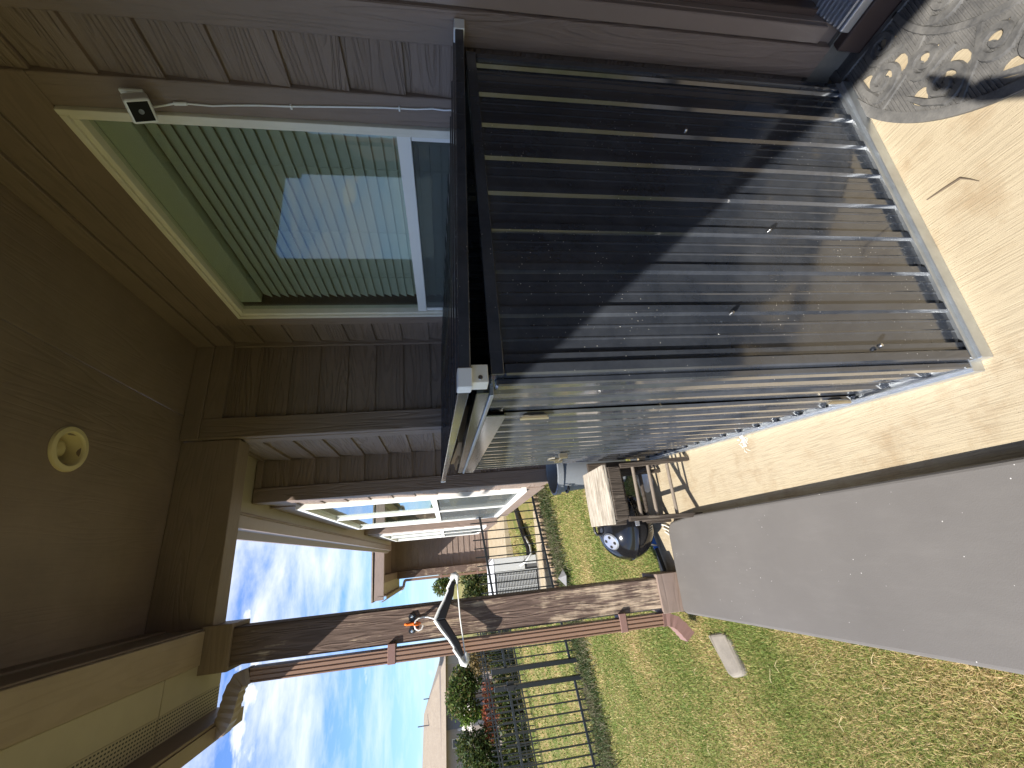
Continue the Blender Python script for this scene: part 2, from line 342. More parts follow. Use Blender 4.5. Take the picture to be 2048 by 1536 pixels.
def leafy(name, cols, rough=0.55, patch=None, trans=0.35):
    """per-leaf colour picked at random, shifted by large patches"""
    m, nt, p = newmat(name)
    rnd = N(nt, 'ShaderNodeNewGeometry').outputs['Random Per Island']
    if patch:
        pn = RAMP(nt, noise(nt, pos(nt), patch[0], 4, 0.55), [(0.34, -patch[1]), (0.66, patch[1])] if False else [(0.34, 0.0), (0.66, 1.0)])
        if len(patch) > 2:
            xx = N(nt, 'ShaderNodeSeparateXYZ', ins={0: N(nt, 'ShaderNodeNewGeometry').outputs['Position']}).outputs[0]
            yy = N(nt, 'ShaderNodeSeparateXYZ', ins={0: N(nt, 'ShaderNodeNewGeometry').outputs['Position']}).outputs[1]
            edge = MATH(nt, 'MULTIPLY', N(nt, 'ShaderNodeMapRange', ins={0: xx, 1: -0.95, 2: -0.45}).outputs[0], N(nt, 'ShaderNodeMapRange', ins={0: yy, 1: 2.3, 2: 1.2}).outputs[0])
            pn = MATH(nt, 'MULTIPLY_ADD', edge, patch[2], MATH(nt, 'SUBTRACT', pn, 0.12))
        rnd = MATH(nt, 'ADD', rnd, MATH(nt, 'MULTIPLY_ADD', pn, 2*patch[1], -patch[1]), clamp=True)
    r = N(nt, 'ShaderNodeValToRGB'); el = r.color_ramp.elements
    while len(el) < len(cols): el.new(0.5)
    for i, (e, c) in enumerate(zip(el, cols)): e.position = i/(len(cols)-1); e.color = (*c, 1)
    nt.links.new(rnd, r.inputs[0]); nt.links.new(r.outputs[0], p.inputs['Base Color'])
    p.inputs['Roughness'].default_value = rough; p.inputs['Specular IOR Level'].default_value = 0.25
    if trans:
        t = N(nt, 'ShaderNodeBsdfTranslucent'); nt.links.new(r.outputs[0], t.inputs[0]); mx = N(nt, 'ShaderNodeMixShader', ins={0: trans})
        o = [n for n in nt.nodes if n.type == 'OUTPUT_MATERIAL'][0]
        nt.links.new(p.outputs[0], mx.inputs[1]); nt.links.new(t.outputs[0], mx.inputs[2]); nt.links.new(mx.outputs[0], o.inputs[0])
    return m
leafy('grass_blades', [(0.125, 0.19, 0.038), (0.20, 0.26, 0.062), (0.29, 0.31, 0.09), (0.45, 0.36, 0.155), (0.56, 0.42, 0.22)], patch=(1.3, 0.36, 1.0))
leafy('weeds', [(0.035, 0.06, 0.02), (0.07, 0.10, 0.03), (0.13, 0.12, 0.06), (0.17, 0.15, 0.10)], patch=(2.0, 0.3))
leafy('leaf_dark', [(0.022, 0.040, 0.014), (0.045, 0.075, 0.02), (0.075, 0.10, 0.025), (0.12, 0.11, 0.03)])
leafy('leaf_mid', [(0.03, 0.055, 0.015), (0.06, 0.10, 0.02), (0.11, 0.16, 0.03), (0.16, 0.11, 0.05)])
leafy('leaf_lime', [(0.06, 0.11, 0.02), (0.12, 0.2, 0.03), (0.2, 0.28, 0.05)])
leafy('leaf_red', [(0.09, 0.05, 0.02), (0.20, 0.05, 0.025), (0.28, 0.07, 0.035), (0.15, 0.10, 0.03)])
leafy('leaf_brown', [(0.05, 0.05, 0.02), (0.12, 0.09, 0.03), (0.2, 0.13, 0.05)])
def shingles():
    m, nt, p = newmat('shingles'); P = pos(nt)
    c = MIXC(nt, noise(nt, P, 3.0, 6, 0.75), (0.17, 0.135, 0.10), (0.30, 0.25, 0.19)); nt.links.new(c, p.inputs['Base Color'])
    p.inputs['Roughness'].default_value = 0.9; bump(nt, p, noise(nt, P, 12, 4), 0.4, 0.05); return m
shingles()
def vents():
    m, nt, p = newmat('soffit_vent')
    P = pos(nt); s = N(nt, 'ShaderNodeSeparateXYZ', ins={0: P})
    fx = MATH(nt, 'FRACT', MATH(nt, 'MULTIPLY', s.outputs[0], 1/0.0155)); fy = MATH(nt, 'FRACT', MATH(nt, 'MULTIPLY', s.outputs[1], 1/0.020))
    hole = MATH(nt, 'MULTIPLY', MATH(nt, 'LESS_THAN', MATH(nt, 'ABSOLUTE', MATH(nt, 'SUBTRACT', fx, 0.5)), 0.22), MATH(nt, 'LESS_THAN', MATH(nt, 'ABSOLUTE', MATH(nt, 'SUBTRACT', fy, 0.5)), 0.32))
    c = MIXC(nt, hole, (0.385, 0.335, 0.255), (0.03, 0.025, 0.02)); nt.links.new(c, p.inputs['Base Color']); p.inputs['Roughness'].default_value = 0.6
vents()
M = MATS
# ================================================================ ground
def gz(x, y):
    x = np.clip(x, -8.0, 1.2)
    return 0.125*x-0.012+0.012*np.sin(1.7*np.asarray(x)+0.6)*np.sin(1.1*np.asarray(y))
def lawn():
    far = [12, 18, 26, 40, 70, 120, 260, 600]
    def patch(xs, ys, mb):
        b = len(mb.v); xs = np.array(xs); ys = np.array(ys)
        for y in ys:
            for x in xs: mb.v.append((float(x), float(y), float(gz(x, y))))
        n = len(xs)
        for j in range(len(ys)-1):
            for i in range(n-1): mb.f.append((b+j*n+i, b+j*n+i+1, b+(j+1)*n+i+1, b+(j+1)*n+i))
    mb = MB()
    yl = [-600, -120, -40, -15]+list(np.arange(-8, 11.01, 0.5))+far
    patch([-600, -260, -120, -60, -30, -18, -12, -9]+list(np.arange(-8, -0.4, 0.25))+[-0.37], yl, mb)
    patch([-0.44]+list(np.arange(-0.25, 1.3, 0.25))+[2, 5, 20, 80, 600], [3.19]+list(np.arange(3.5, 11.01, 0.5))+far, mb)
    patch([-0.44, 0.5, 1.2, 5, 40, 600], [-600, -100, -20, -5.0], mb)
    return tag(mb.build('lawn', M['lawn_soil'], smooth=60), kind='structure')
lawn()
pat = MB().prism([(-0.40, -5.0, -0.16), (1.62, -5.0, -0.16), (1.62, 3.2, -0.16), (-0.47, 3.2, -0.16), (-0.47, 2.85, -0.16), (-0.405, 1.0, -0.16)], (0, 0, 0.16)).build('patio', M['concrete'], bevel=0.012); tag(pat, kind='structure')
wk = MB().box(-0.62, 0.86, 10.9, 15.7, -0.2, 0.16).build('neighbour_patio', M['concrete'], bevel=0.01); tag(wk, kind='structure')
wk2 = MB().box(-0.75, 0.86, 6.98, 7.42, -0.2, 0.075).build('path', M['concrete'], bevel=0.01); tag(wk2, kind='structure')

# ================================================================ the house
house = thing('house', 'brown lap sided house whose covered patio roof, window and post fill the picture', 'house', (1.56, 1.5, 0))
PITCH = 0.193; Z0 = 0.048
def siding(wall, p0, d, normal, L, za, zb, mat, proud=0.023):
    """one lap board per course, sharing one mesh; p0 = start on the wall face, d = direction along the wall"""
    y0, y1 = 0.0, proud
    mb = MB().hexa([(0, -0.004, 0), (L, -0.004, 0), (L, y1, 0), (0, y1, 0), (0, -0.004, PITCH+0.02), (L, -0.004, PITCH+0.02), (L, 0.003, PITCH+0.02), (0, 0.003, PITCH+0.02)])
    me = mb.mesh('siding_board', mat)
    k0 = int(math.ceil((za-Z0)/PITCH-1e-6)); k = k0
    R = Matrix(((d[0], normal[0], 0, p0[0]), (d[1], normal[1], 0, p0[1]), (0, 0, 1, 0), (0, 0, 0, 1)))
    while Z0+k*PITCH < zb-0.03:
        z = Z0+k*PITCH; top = z+PITCH+0.02
        o = bpy.data.objects.new('siding_board', me); COL.objects.link(o)
        Mx = R.copy(); Mx[2][3] = z; o.matrix_world = Mx
        if top > zb+0.02: o.scale.z = (zb+0.01-z)/(PITCH+0.02)
        o.parent = wall; o.matrix_parent_inverse = world_of(wall).inverted()
        k += 1
XW = 1.56; YF = 2.93
# wall with window and door
mb = MB()
mb.box(1.574, 1.75, -5.0, -0.30, -0.1, 3.3).box(1.574, 1.75, 0.72, 1.17, -0.1, 3.3).box(1.574, 1.75, 2.54, 3.2, -0.1, 3.3)
mb.box(1.574, 1.75, 1.17, 2.54, -0.1, 0.62).box(1.574, 1.75, 1.17, 2.54, 2.76, 3.3).box(1.574, 1.75, -0.30, 0.72, 2.3, 3.3)
mb.box(1.76, 1.84, -5.0, 3.2, -0.1, 3.3)
wall1 = mb.build('wall', M['brown_smooth'], house)
siding(wall1, (XW+0.014, 0.872), (0, 1), (-1, 0), 0.187, 0.1, 2.945, M['sidingY'])
siding(wall1, (XW+0.014, 2.642), (0, 1), (-1, 0), 0.275, 0.1, 2.945, M['sidingY'])
siding(wall1, (XW+0.014, -5.0), (0, 1), (-1, 0), 4.5, 0.1, 2.945, M['sidingY'])
bx('foundation', 1.552, 1.58, 0.72, 2.93, 0.0, 0.10, M['concrete_grey'], house)
T = M['trimZ']
bx('door_casing', 1.536, 1.574, 0.775, 0.877, 0.11, 2.943, T, house)
bx('door_jamb', 1.548, 1.64, 0.722, 0.773, 0.16, 2.30, M['brown_smooth'], house)
bx('door_stop', 1.60, 1.655, 0.700, 0.7215, 0.20, 2.30, M['door_brown'], house)
dr = bx('door', 1.64, 1.69, -0.28, 0.698, 0.24, 2.29, M['door_brown'], house, label='dark brown entry door panel beside the doormat')
thr = MB().hexa([(1.52, -0.28, 0.10), (1.70, -0.28, 0.10), (1.70, 0.72, 0.10), (1.52, 0.72, 0.10), (1.52, -0.28, 0.135), (1.70, -0.28, 0.235), (1.70, 0.72, 0.235), (1.52, 0.72, 0.135)]).build('threshold', M['alu'], house, bevel=0.004, label='ridged aluminium door threshold')
for i in range(8):
    x = 1.53+i*0.0135; z = 0.135+(x-1.52)/0.18*0.1
    bx('ridge', x, x+0.006, -0.28, 0.715, z, z+0.008, M['alu'], thr, 0)
bx('door_sill', 1.515, 1.60, -0.28, 0.772, 0.0, 0.098, M['door_brown'], house)
bx('window_trim', 1.542, 1.574, 1.056, 1.168, 0.45, 2.762, T, house); bx('window_trim', 1.542, 1.574, 2.542, 2.645, 0.45, 2.762, T, house)
bx('window_trim', 1.542, 1.574, 1.056, 2.645, 2.764, 2.945, M['trimY'], house); bx('window_trim', 1.542, 1.574, 1.056, 2.645, 0.40, 0.56, M['trimY'], house)
bx('frieze_board', 1.534, 1.574, -5.0, 2.93, 2.947, 3.062, M['trimY'], house); bx('crown_board', 1.520, 1.574, -5.0, 2.93, 3.064, 3.172, M['trimY'], house)
bx('corner_strip', 1.525, 1.574, 2.912, 2.932, 0.1, 2.945, T, house)
# main window
def frame_mb(y0, y1, z0, z1, w, xa, xb):
    return MB().box(xa, xb, y0, y0+w, z0, z1).box(xa, xb, y1-w, y1, z0, z1).box(xa, xb, y0+w, y1-w, z1-w, z1).box(xa, xb, y0+w, y1-w, z0, z0+w)
win = MB()
for (w, xa, xb, d) in ((0.022, 1.528, 1.60, 0.0), (0.022, 1.54, 1.60, 0.022)):
    win.add(*(lambda q: (q.v, q.f))(frame_mb(1.170+d, 2.540-d, 0.58+d, 2.762-d, w, xa, xb)))
wino = win.build('window', M['vinyl_old'], house, bevel=0.003, label='white vinyl window with closed blinds behind the glass')
sash = MB().box(1.546, 1.60, 1.2145, 2.4955, 1.589, 1.644).box(1.552, 1.60, 1.2145, 1.24, 0.63, 1.588).box(1.552, 1.60, 2.47, 2.4955, 0.63, 1.588)
sash.build('sash_rail', M['vinyl_white'], wino, bevel=0.003)
MB().box(1.575, 1.579, 1.2145, 2.4955, 1.645, 2.7175).build('pane', M['glass'], wino)
MB().box(1.585, 1.589, 1.24, 2.47, 0.63, 1.588).build('pane', M['glass'], wino)
MB().box(1.560, 1.562, 1.241, 2.469, 0.63, 1.588).build('insect_screen', M['screen'], wino)
bl = thing('window_blind', 'pale horizontal slat blind hanging closed behind the window glass', 'blind', (1.65, 1.85, 1.55))
sl = MB().hexa([(1.632, 1.235, 0.0), (1.636, 1.235, -0.001), (1.636, 2.452, -0.001), (1.632, 2.452, 0.0), (1.656, 1.235, 0.055), (1.660, 1.235, 0.054), (1.660, 2.452, 0.054), (1.656, 2.452, 0.055)]).mesh('slat', M['blind'])
for i in range(41):
    o = bpy.data.objects.new('slat', sl); COL.objects.link(o); o.location = (0, 0, 0.60+i*0.0485); o.parent = bl; o.matrix_parent_inverse = world_of(bl).inverted()
bx('head_rail', 1.605, 1.67, 1.222, 2.468, 2.605, 2.735, M['blind'], bl, 0.004)
for y in (1.45, 1.85, 2.24): MB().tube([(1.628, y, 0.6), (1.628, y, 2.6)], 0.0012, 5).build('ladder_cord', M['blind'], bl)

# return wall facing the camera, corner board, side wall beyond
wall2 = MB().box(0.890, 1.60, YF+0.014, 3.3, -0.1, 3.3).build('wall', M['brown_smooth'], house)
siding(wall2, (1.526, YF+0.014), (-1, 0), (0, -1), 0.53, 0.1, 2.945, M['sidingX'])
bx('corner_board', 0.862, 0.999, YF-0.028, YF+0.02, 0.0, 3.062, T, house); bx('corner_board', 0.858, 0.8925, YF+0.021, YF+0.12, 0.0, 2.82, T, house)
bx('frieze_board', 0.999, 1.533, YF-0.024, YF+0.014, 2.947, 3.062, M['trimX'], house); bx('crown_board', 0.86, 1.519, YF-0.034, YF+0.014, 3.064, 3.172, M['trimX'], house)
wall3 = MB().box(0.890, 1.70, 3.301, 12.2, -0.2, 3.3).build('wall', M['brown_smooth'], house)
siding(wall3, (0.890, YF+0.12), (0, 1), (-1, 0), 3.66-YF-0.12, 0.1, 3.0, M['sidingY'])
siding(wall3, (0.890, 6.9), (0, 1), (-1, 0), 0.69, 0.1, 3.0, M['sidingY'])
bx('foundation', 0.868, 0.91, 3.05, 7.59, -0.2, 0.235, M['concrete'], house)
# wall closing the porch behind the photographer
wall6 = MB().box(-0.24, 1.573, -1.2, -1.05, -0.1, 3.3).build('wall', M['brown_smooth'], house)
siding(wall6, (-0.22, -1.05), (1, 0), (0, 1), 1.76, 0.1, 3.17, M['sidingX'])
bx('corner_board', -0.43, -0.222, -1.06, -1.02, 0.0, 2.84, T, house)
# porch ceiling, beams
LX, LY, LH = 0.62, 2.13, 0.066
MB().box(-0.245, 1.020, -5.0, LY-LH, 3.174, 3.19).box(-0.245, 1.020, LY+LH, YF+0.03, 3.174, 3.19).box(-0.245, LX-LH, LY-LH, LY+LH, 3.174, 3.19).box(LX+LH, 1.020, LY-LH, LY+LH, 3.174, 3.19).build('ceiling_panel', M['ceilX'], house)
bx('ceiling_panel', 1.026, 1.58, -5.0, YF+0.03, 3.174, 3.19, M['ceilX'], house, 0.002)
bx('end_beam', -0.235, 0.857, YF, YF+0.15, 2.828, 3.172, M['trimX'], house); bx('end_trim', -0.235, 0.857, YF+0.151, YF+0.29, 2.90, 3.2, M['trimX'], house)
bx('side_beam', -0.405, -0.240, -5.0, YF-0.03, 2.85, 3.172, M['beamtan'], house); bx('beam_strip', -0.2395, -0.222, -5.0, YF-0.002, 3.06, 3.172, M['trimY'], house)
bx('inner_fascia', -0.2395, -0.230, -5.0, YF-0.002, 2.862, 3.058, M['trimY'], house)
# soffit, gutter, roof on the open side
for i, y in enumerate((-5.0, -2.4, 0.25, 2.62)):
    y1 = (-2.4, 0.25, 2.62, 3.2)[i]-0.006
    bx('soffit_panel', -0.555, -0.408, y, y1, 2.862, 2.872, M['soffit'], house, 0.002); bx('soffit_vent', -0.672, -0.556, y, y1, 2.863, 2.872, M['soffit_vent'], house, 0.0)
bx('fascia', -0.690, -0.674, -5.0, 3.22, 2.74, 2.93, M['trimY'], house)
def gutter(parent, xo, y0, y1, zb, w=0.07, lip=0.125, h=0.125, mat='brown_smooth', name='gutter'):
    prof = [(xo, zb), (xo-w, zb), (xo-w-0.008, zb+0.04), (xo-lip, zb+h*0.72), (xo-lip, zb+h), (xo-lip+0.012, zb+h), (xo-lip+0.012, zb+h*0.78), (xo-w, zb+0.05), (xo-w+0.006, zb+0.006), (xo-0.004, zb+0.006), (xo-0.004, zb+h), (xo, zb+h)]
    return MB().prism([(x, y0, z) for x, z in prof], (0, y1-y0, 0)).build(name, M[mat], parent)
gutter(house, -0.691, -5.0, 3.24, 2.735)
bx('end_fascia', -0.69, 0.44, 3.221, 3.245, 2.90, 3.06, M['trimX'], house)
MB().hexa([(-0.79, -5.0, 2.935), (3.5, -5.0, 6.10), (3.5, 3.27, 6.10), (-0.79, 3.27, 2.935), (-0.80, -5.0, 2.975), (3.5, -5.0, 6.15), (3.5, 3.27, 6.15), (-0.80, 3.27, 2.975)]).build('roof', M['shingles'], house)
# eave over the bays
def eave(parent, y0, y1):
    bx('soffit_panel', 0.46, 0.889, y0, y1, 3.005, 3.015, M['soffit'], parent, 0); bx('fascia', 0.44, 0.458, y0, y1, 2.975, 3.13, M['trimY'], parent)
    gutter(parent, 0.439, y0, y1, 2.99, 0.09, 0.15, 0.12)
    MB().hexa([(0.33, y0, 3.12), (3.5, y0, 4.2), (3.5, y1, 4.2), (0.33, y1, 3.12), (0.33, y0, 3.15), (3.5, y0, 4.24), (3.5, y1, 4.24), (0.33, y1, 3.15)]).build('roof', M['shingles'], parent)
eave(house, 3.246, 7.58)
# cantilevered window bays
def bay(parent, y0, y1, label):
    b = MB().box(0.564, 0.8895, y0+0.014, y1, 0.585, 3.0).build('bay', M['brown_smooth'], parent)
    siding(b, (0.874, y0+0.014), (-1, 0), (0, -1), 0.235, 0.60, 2.95, M['sidingX'])
    siding(b, (0.564, y0+0.10), (0, 1), (-1, 0), 0.26, 0.60, 2.95, M['sidingY'], 0.014)
    bx('corner_board', 0.541, 0.655, y0-0.018, y0+0.012, 0.585, 3.0, T, parent); bx('corner_board', 0.541, 0.5625, y0+0.0125, y0+0.11, 0.585, 3.0, T, parent)
    bx('corner_board', 0.541, 0.5625, y1-0.16, y1+0.002, 0.585, 3.0, T, parent)
    bx('frieze_board', 0.656, 0.874, y0-0.012, y0+0.012, 2.952, 3.0, M['trimX'], parent)
    wy0, wy1, z0, z1 = y0+0.36, y1-0.2, 0.76, 2.80
    bx('window_trim', 0.543, 0.5635, y0+0.35, y1-0.161, 0.59, z0-0.002, M['trimY'], parent); bx('window_trim', 0.543, 0.5635, y0+0.35, y1-0.161, z1+0.002, 2.998, M['trimY'], parent)
    w = frame_mb(wy0, wy1, z0, z1, 0.055, 0.515, 0.563).build('window', M['vinyl_white'], parent, bevel=0.003, label=label)
    ym = (wy0+wy1)/2-0.1
    MB().box(0.52, 0.563, ym-0.035, ym+0.035, z0+0.056, z1-0.056).box(0.522, 0.563, wy0+0.056, ym-0.036, 1.60, 1.655).box(0.522, 0.563, ym+0.036, wy1-0.056, 1.60, 1.655).build('mullion', M['vinyl_white'], w)
    for a, c in ((wy0+0.056, ym-0.036), (ym+0.036, wy1-0.056)):
        MB().box(0.545, 0.549, a, c, 1.656, z1-0.056).build('pane', M['glass_dark'], w); MB().box(0.545, 0.549, a, c, z0+0.056, 1.599).build('pane', M['glass_dark'], w)
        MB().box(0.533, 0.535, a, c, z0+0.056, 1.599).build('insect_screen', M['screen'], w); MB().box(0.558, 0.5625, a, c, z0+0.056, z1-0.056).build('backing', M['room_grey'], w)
bay(house, 3.66, 6.9, 'tall white double window in the jutting bay')
# post with wrapped cap and base
bx('post', -0.430, -0.245, YF, YF+0.185, 0.0, 2.83, M['post_wood'], house, 0.006, label='square wooden porch post, stained brown and peeling at the foot')
def wrap(name, x0, x1, y0, y1, z0, z1, t=0.022):
    mb = MB().box(x0-t, x1+t, y0-t, y0-0.0015, z0, z1).box(x0-t, x1+t, y1+0.0015, y1+t, z0, z1).box(x0-t, x0-0.0015, y0-0.0015, y1+0.0015, z0, z1).box(x1+0.0015, x1+t, y0-0.0015, y1+0.0015, z0, z1)
    return mb.build(name, M['trimX'], house, bevel=0.003)
wrap('post_cap', -0.430, -0.245, YF, YF+0.185, 2.715, 2.882, 0.024); wrap('post_base', -0.430, -0.245, YF, YF+0.185, 0.0, 0.165, 0.024)
# downspout: fluted box tube with crimped elbows
def flute_profile(cx, cy, w, d):
    p = []; n = 3
    for i in range(n):
        a = cx-w/2+w*i/n; s = w/n
        p += [(a+0.001, cy-d/2), (a+s*0.30, cy-d/2), (a+s*0.42, cy-d/2+0.006), (a+s*0.62, cy-d/2+0.006), (a+s*0.74, cy-d/2)]
    return p+[(cx+w/2, cy-d/2), (cx+w/2, cy+d/2), (cx-w/2, cy+d/2), (cx-w/2, cy-d/2)]
def downspout(parent, cx, cy, z0, z1, w, d, mat, straps):
    ds = MB().prism([(x, y, z0) for x, y in flute_profile(cx, cy, w, d)[:-1]], (0, 0, z1-z0)).build('downspout', M[mat], parent, label='fluted copper brown downspout beside the post')
    for z in straps: bx('strap', cx-w/2-0.004, cx+w/2+0.03, cy-d/2-0.003, cy+d/2+0.003, z-0.022, z+0.022, M['downspout_red'], ds, 0.002)
    return ds
def elbow(parent, path, w, d, mat, name='elbow'):
    """rectangular crimped tube swept in the X-Z plane"""
    P = [Vector(p) for p in path]; vs = []; fs = []; m = 0
    S = []
    for i in range(len(P)-1):
        k = max(2, int((P[i+1]-P[i]).length/0.017))
        S += [P[i].lerp(P[i+1], j/k) for j in range(k)]
    S.append(P[-1])
    for i, p in enumerate(S):
        t = (S[min(i+1, len(S)-1)]-S[max(i-1, 0)]).normalized(); n = Vector((t.z, 0, -t.x)); c = 0.95 if i % 2 else 1.03
        vs += [p+n*(w/2*c*a)+Vector((0, d/2*c*b, 0)) for a, b in ((-1, -1), (1, -1), (1, 1), (-1, 1))]
    for i in range(len(S)-1): fs += [(i*4+k, i*4+(k+1) % 4, i*4+4+(k+1) % 4, i*4+4+k) for k in range(4)]
    fs += [(3, 2, 1, 0), tuple(range(len(vs)-4, len(vs)))]
    return MB().add(vs, fs).build(name, M[mat], parent)
dsp = downspout(house, -0.487, 2.955, 0.17, 2.60, 0.070, 0.085, 'downspout', (1.85, 0.44))
elbow(dsp, [(-0.72, 2.955, 2.76), (-0.71, 2.955, 2.72), (-0.66, 2.955, 2.70), (-0.55, 2.955, 2.68), (-0.50, 2.955, 2.655), (-0.487, 2.955, 2.60)], 0.078, 0.09, 'brown_smooth')
elbow(dsp, [(-0.487, 2.955, 0.175), (-0.492, 2.955, 0.13), (-0.51, 2.955, 0.09), (-0.545, 2.955, 0.055), (-0.60, 2.955, 0.015)], 0.074, 0.09, 'downspout_red')

# ================================================================ the neighbouring house beyond the side fence
nb = thing('neighbouring_house', 'adjoining brown house beyond the black fence with its own bay and porch', 'house', (0.8, 12, 0))
bay(nb, 8.42, 11.6, 'slim white window of the farther bay'); eave(nb, 7.584, 12.18)
nw3 = bx('wall', 0.878, 0.8895, 7.6, 12.2, 0.0, 3.0, M['brown_smooth'], nb, 0)
bx('foundation', 0.855, 0.877, 7.6, 12.2, -0.2, 0.25, M['concrete'], nb, 0)
nw = bx('wall', -0.24, 1.2, 15.80, 15.95, 0.0, 3.6, M['brown_smooth'], nb, 0)
siding(nw, (0.86, 15.80), (-1, 0), (0, -1), 1.08, 0.1, 3.3, M['sidingX'])
bx('wall', 0.86, 1.1, 12.2, 15.79, 0.0, 3.6, M['brown_smooth'], nb, 0)
bx('porch_post', -0.45, -0.225, 15.55, 15.78, 0.1, 3.2, M['post_wood'], nb, 0.006)
bx('end_beam', -0.23, 0.86, 12.32, 12.46, 3.18, 3.43, M['trimX'], nb); bx('end_fascia', -0.80, 0.44, 12.2, 12.24, 3.17, 3.40, M['trimX'], nb)
bx('side_beam', -0.42, -0.24, 12.3, 16.0, 3.2, 3.43, M['trimY'], nb); bx('ceiling_panel', -0.23, 0.88, 12.47, 15.8, 3.43, 3.44, M['ceilX'], nb, 0)
for i in range(4): bx('soffit_panel', -0.70, -0.421, 12.25+i*1.0, 13.24+i*1.0, 3.21, 3.22, M['soffit'], nb, 0)
bx('fascia', -0.718, -0.701, 12.2, 16.4, 3.10, 3.32, M['trimY'], nb); gutter(nb, -0.719, 12.2, 16.4, 3.10)
MB().hexa([(-0.84, 12.26, 3.445), (3.5, 12.26, 3.50), (3.5, 16.6, 3.50), (-0.84, 16.6, 3.445), (-0.84, 12.26, 3.48), (3.5, 12.26, 3.54), (3.5, 16.6, 3.54), (-0.84, 16.6, 3.48)]).build('roof', M['shingles'], nb)
nds = downspout(nb, -0.51, 15.6, 0.2, 2.95, 0.075, 0.09, 'downspout', (1.8, 0.6))
nds['label'] = 'copper brown downspout on the neighbouring porch'
elbow(nds, [(-0.76, 15.6, 3.10), (-0.75, 15.6, 3.04), (-0.68, 15.6, 3.01), (-0.58, 15.6, 2.99), (-0.52, 15.6, 2.97), (-0.51, 15.6, 2.93)], 0.08, 0.09, 'brown_smooth')
# ================================================================ metal shed
plain('dark_chrome', (0.16, 0.18, 0.18), 0.16, metal=0.9, var=0.2)
A, B, C, D = (Vector(p) for p in ((0.375, 0.896, 0), (1.461, 0.862, 0), (0.562, 2.968, 0), (1.505, 2.90, 0)))
shed = thing('metal_shed', 'low glossy black corrugated metal storage shed with a tilted lid against the wall', 'shed', (0.95, 1.9, 0))
def corrug(p, q, z0, z1, name, parent, first=0.045, step=0.127, hr=0.010, off=0.0, skip_end=0.0, mat='shed_steel'):
    d = (q-p).normalized(); n = Vector((d.y, -d.x, 0)); L = (q-p).length
    prof = [(0.0, 0.0)]; c = first
    while c-0.02 < L-skip_end:
        for ds, h in ((-0.0165, 0), (-0.0115, hr), (0.0095, hr), (0.0145, 0)):
            prof.append((c+ds, h))
        for m in (0.052, 0.085):
            prof += [(c+m-0.005, 0), (c+m-0.0015, 0.0014), (c+m+0.0015, 0.0014), (c+m+0.005, 0)]
        c += step
    prof = [(s, h) for s, h in prof if 0 <= s < L]+[(L, 0.0)]
    rows = 7; vs = []; fs = []
    for j in range(rows):
        z = z0+(z1-z0)*j/(rows-1)
        for s, h in prof:
            w = 0.0010*math.sin(5.3*z+9.0*s)+0.0004*math.sin(11*z-17*s+1)
            w *= math.sin(math.pi*j/(rows-1))
            x = p+d*s+n*(h+w+off); vs.append((x.x, x.y, z))
    m = len(prof)
    for j in range(rows-1):
        for i in range(m-1): fs.append((j*m+i, j*m+i+1, (j+1)*m+i+1, (j+1)*m+i))
    return MB().add(vs, fs).build(name, M[mat], parent)
def strip(p, q, z0, z1, t0, t1, name, mat, parent, bevel=0.0015):
    d = (q-p).normalized(); n = Vector((d.y, -d.x, 0)); pts = []
    for z in (z0, z1):
        for a, t in ((p, t0), (q, t0), (q, t1), (p, t1)):
            v = a+n*t; pts.append((v.x, v.y, z))
    return MB().hexa(pts).build(name, M[mat], parent, bevel=bevel, seg=1)
ZT = 1.392
end = corrug(A, B, 0.034, ZT-0.004, 'end_panel', shed)
dirD = (A-C).normalized(); dl = (A-C).length
dA = A-dirD*0.34; dB = A-dirD*1.56      # door edges along the front
corrug(C, dB, 0.03, ZT-0.09, 'front_panel', shed, first=0.06); corrug(dA, A, 0.03, ZT-0.004, 'front_panel', shed, first=0.10)
door = corrug(dB+dirD*0.006, dA-dirD*0.006, 0.05, ZT-0.075, 'door', shed, first=0.05, off=0.004)
corrug(D, C, 0.03, ZT-0.004, 'far_panel', shed); corrug(B, D, 0.03, ZT-0.004, 'back_panel', shed)
for p, q in ((A, B), (C, A)):
    strip(p, q, 0.0, 0.042, -0.006, 0.030, 'base_rail', 'galv', shed)
    strip(p, q, 0.042, 0.060, 0.018, 0.021, 'base_flange', 'galv', shed, 0)
strip(A, B, ZT-0.030, ZT, -0.010, 0.0215, 'top_rail', 'shed_steel', shed)
strip(D, C, ZT-0.030, ZT, -0.010, 0.0215, 'top_rail', 'shed_steel', shed); strip(B, D, ZT-0.03, ZT, -0.03, 0.012, 'top_rail', 'shed_steel', shed)
strip(C, A-dirD*0.06, ZT-0.002, ZT+0.03, -0.028, 0.020, 'header_rail', 'dark_chrome', shed); strip(C, A-dirD*0.06, ZT-0.0125, ZT-0.0025, -0.028, 0.026, 'header_lip', 'galv', shed); strip(C, A-dirD*0.30, ZT-0.075, ZT-0.013, 0.0185, 0.0235, 'header_flange', 'dark_chrome', shed)
dx = (B-A).normalized()
strip(A, A+dx*0.030, 0.043, ZT-0.031, 0.0, 0.0195, 'corner_post', 'shed_steel', shed, 0.004); strip(A-dirD*0.035, A, 0.043, ZT-0.013, 0.0, 0.0195, 'corner_post', 'shed_steel', shed, 0.004)
strip(B-dx*0.03, B, 0.043, ZT-0.031, 0.0, 0.0195, 'corner_post', 'shed_steel', shed, 0.004)
def on_front(s, out):   # point s metres from the near corner along the door side
    n = Vector((dirD.y, -dirD.x, 0)); return A-dirD*s+n*out
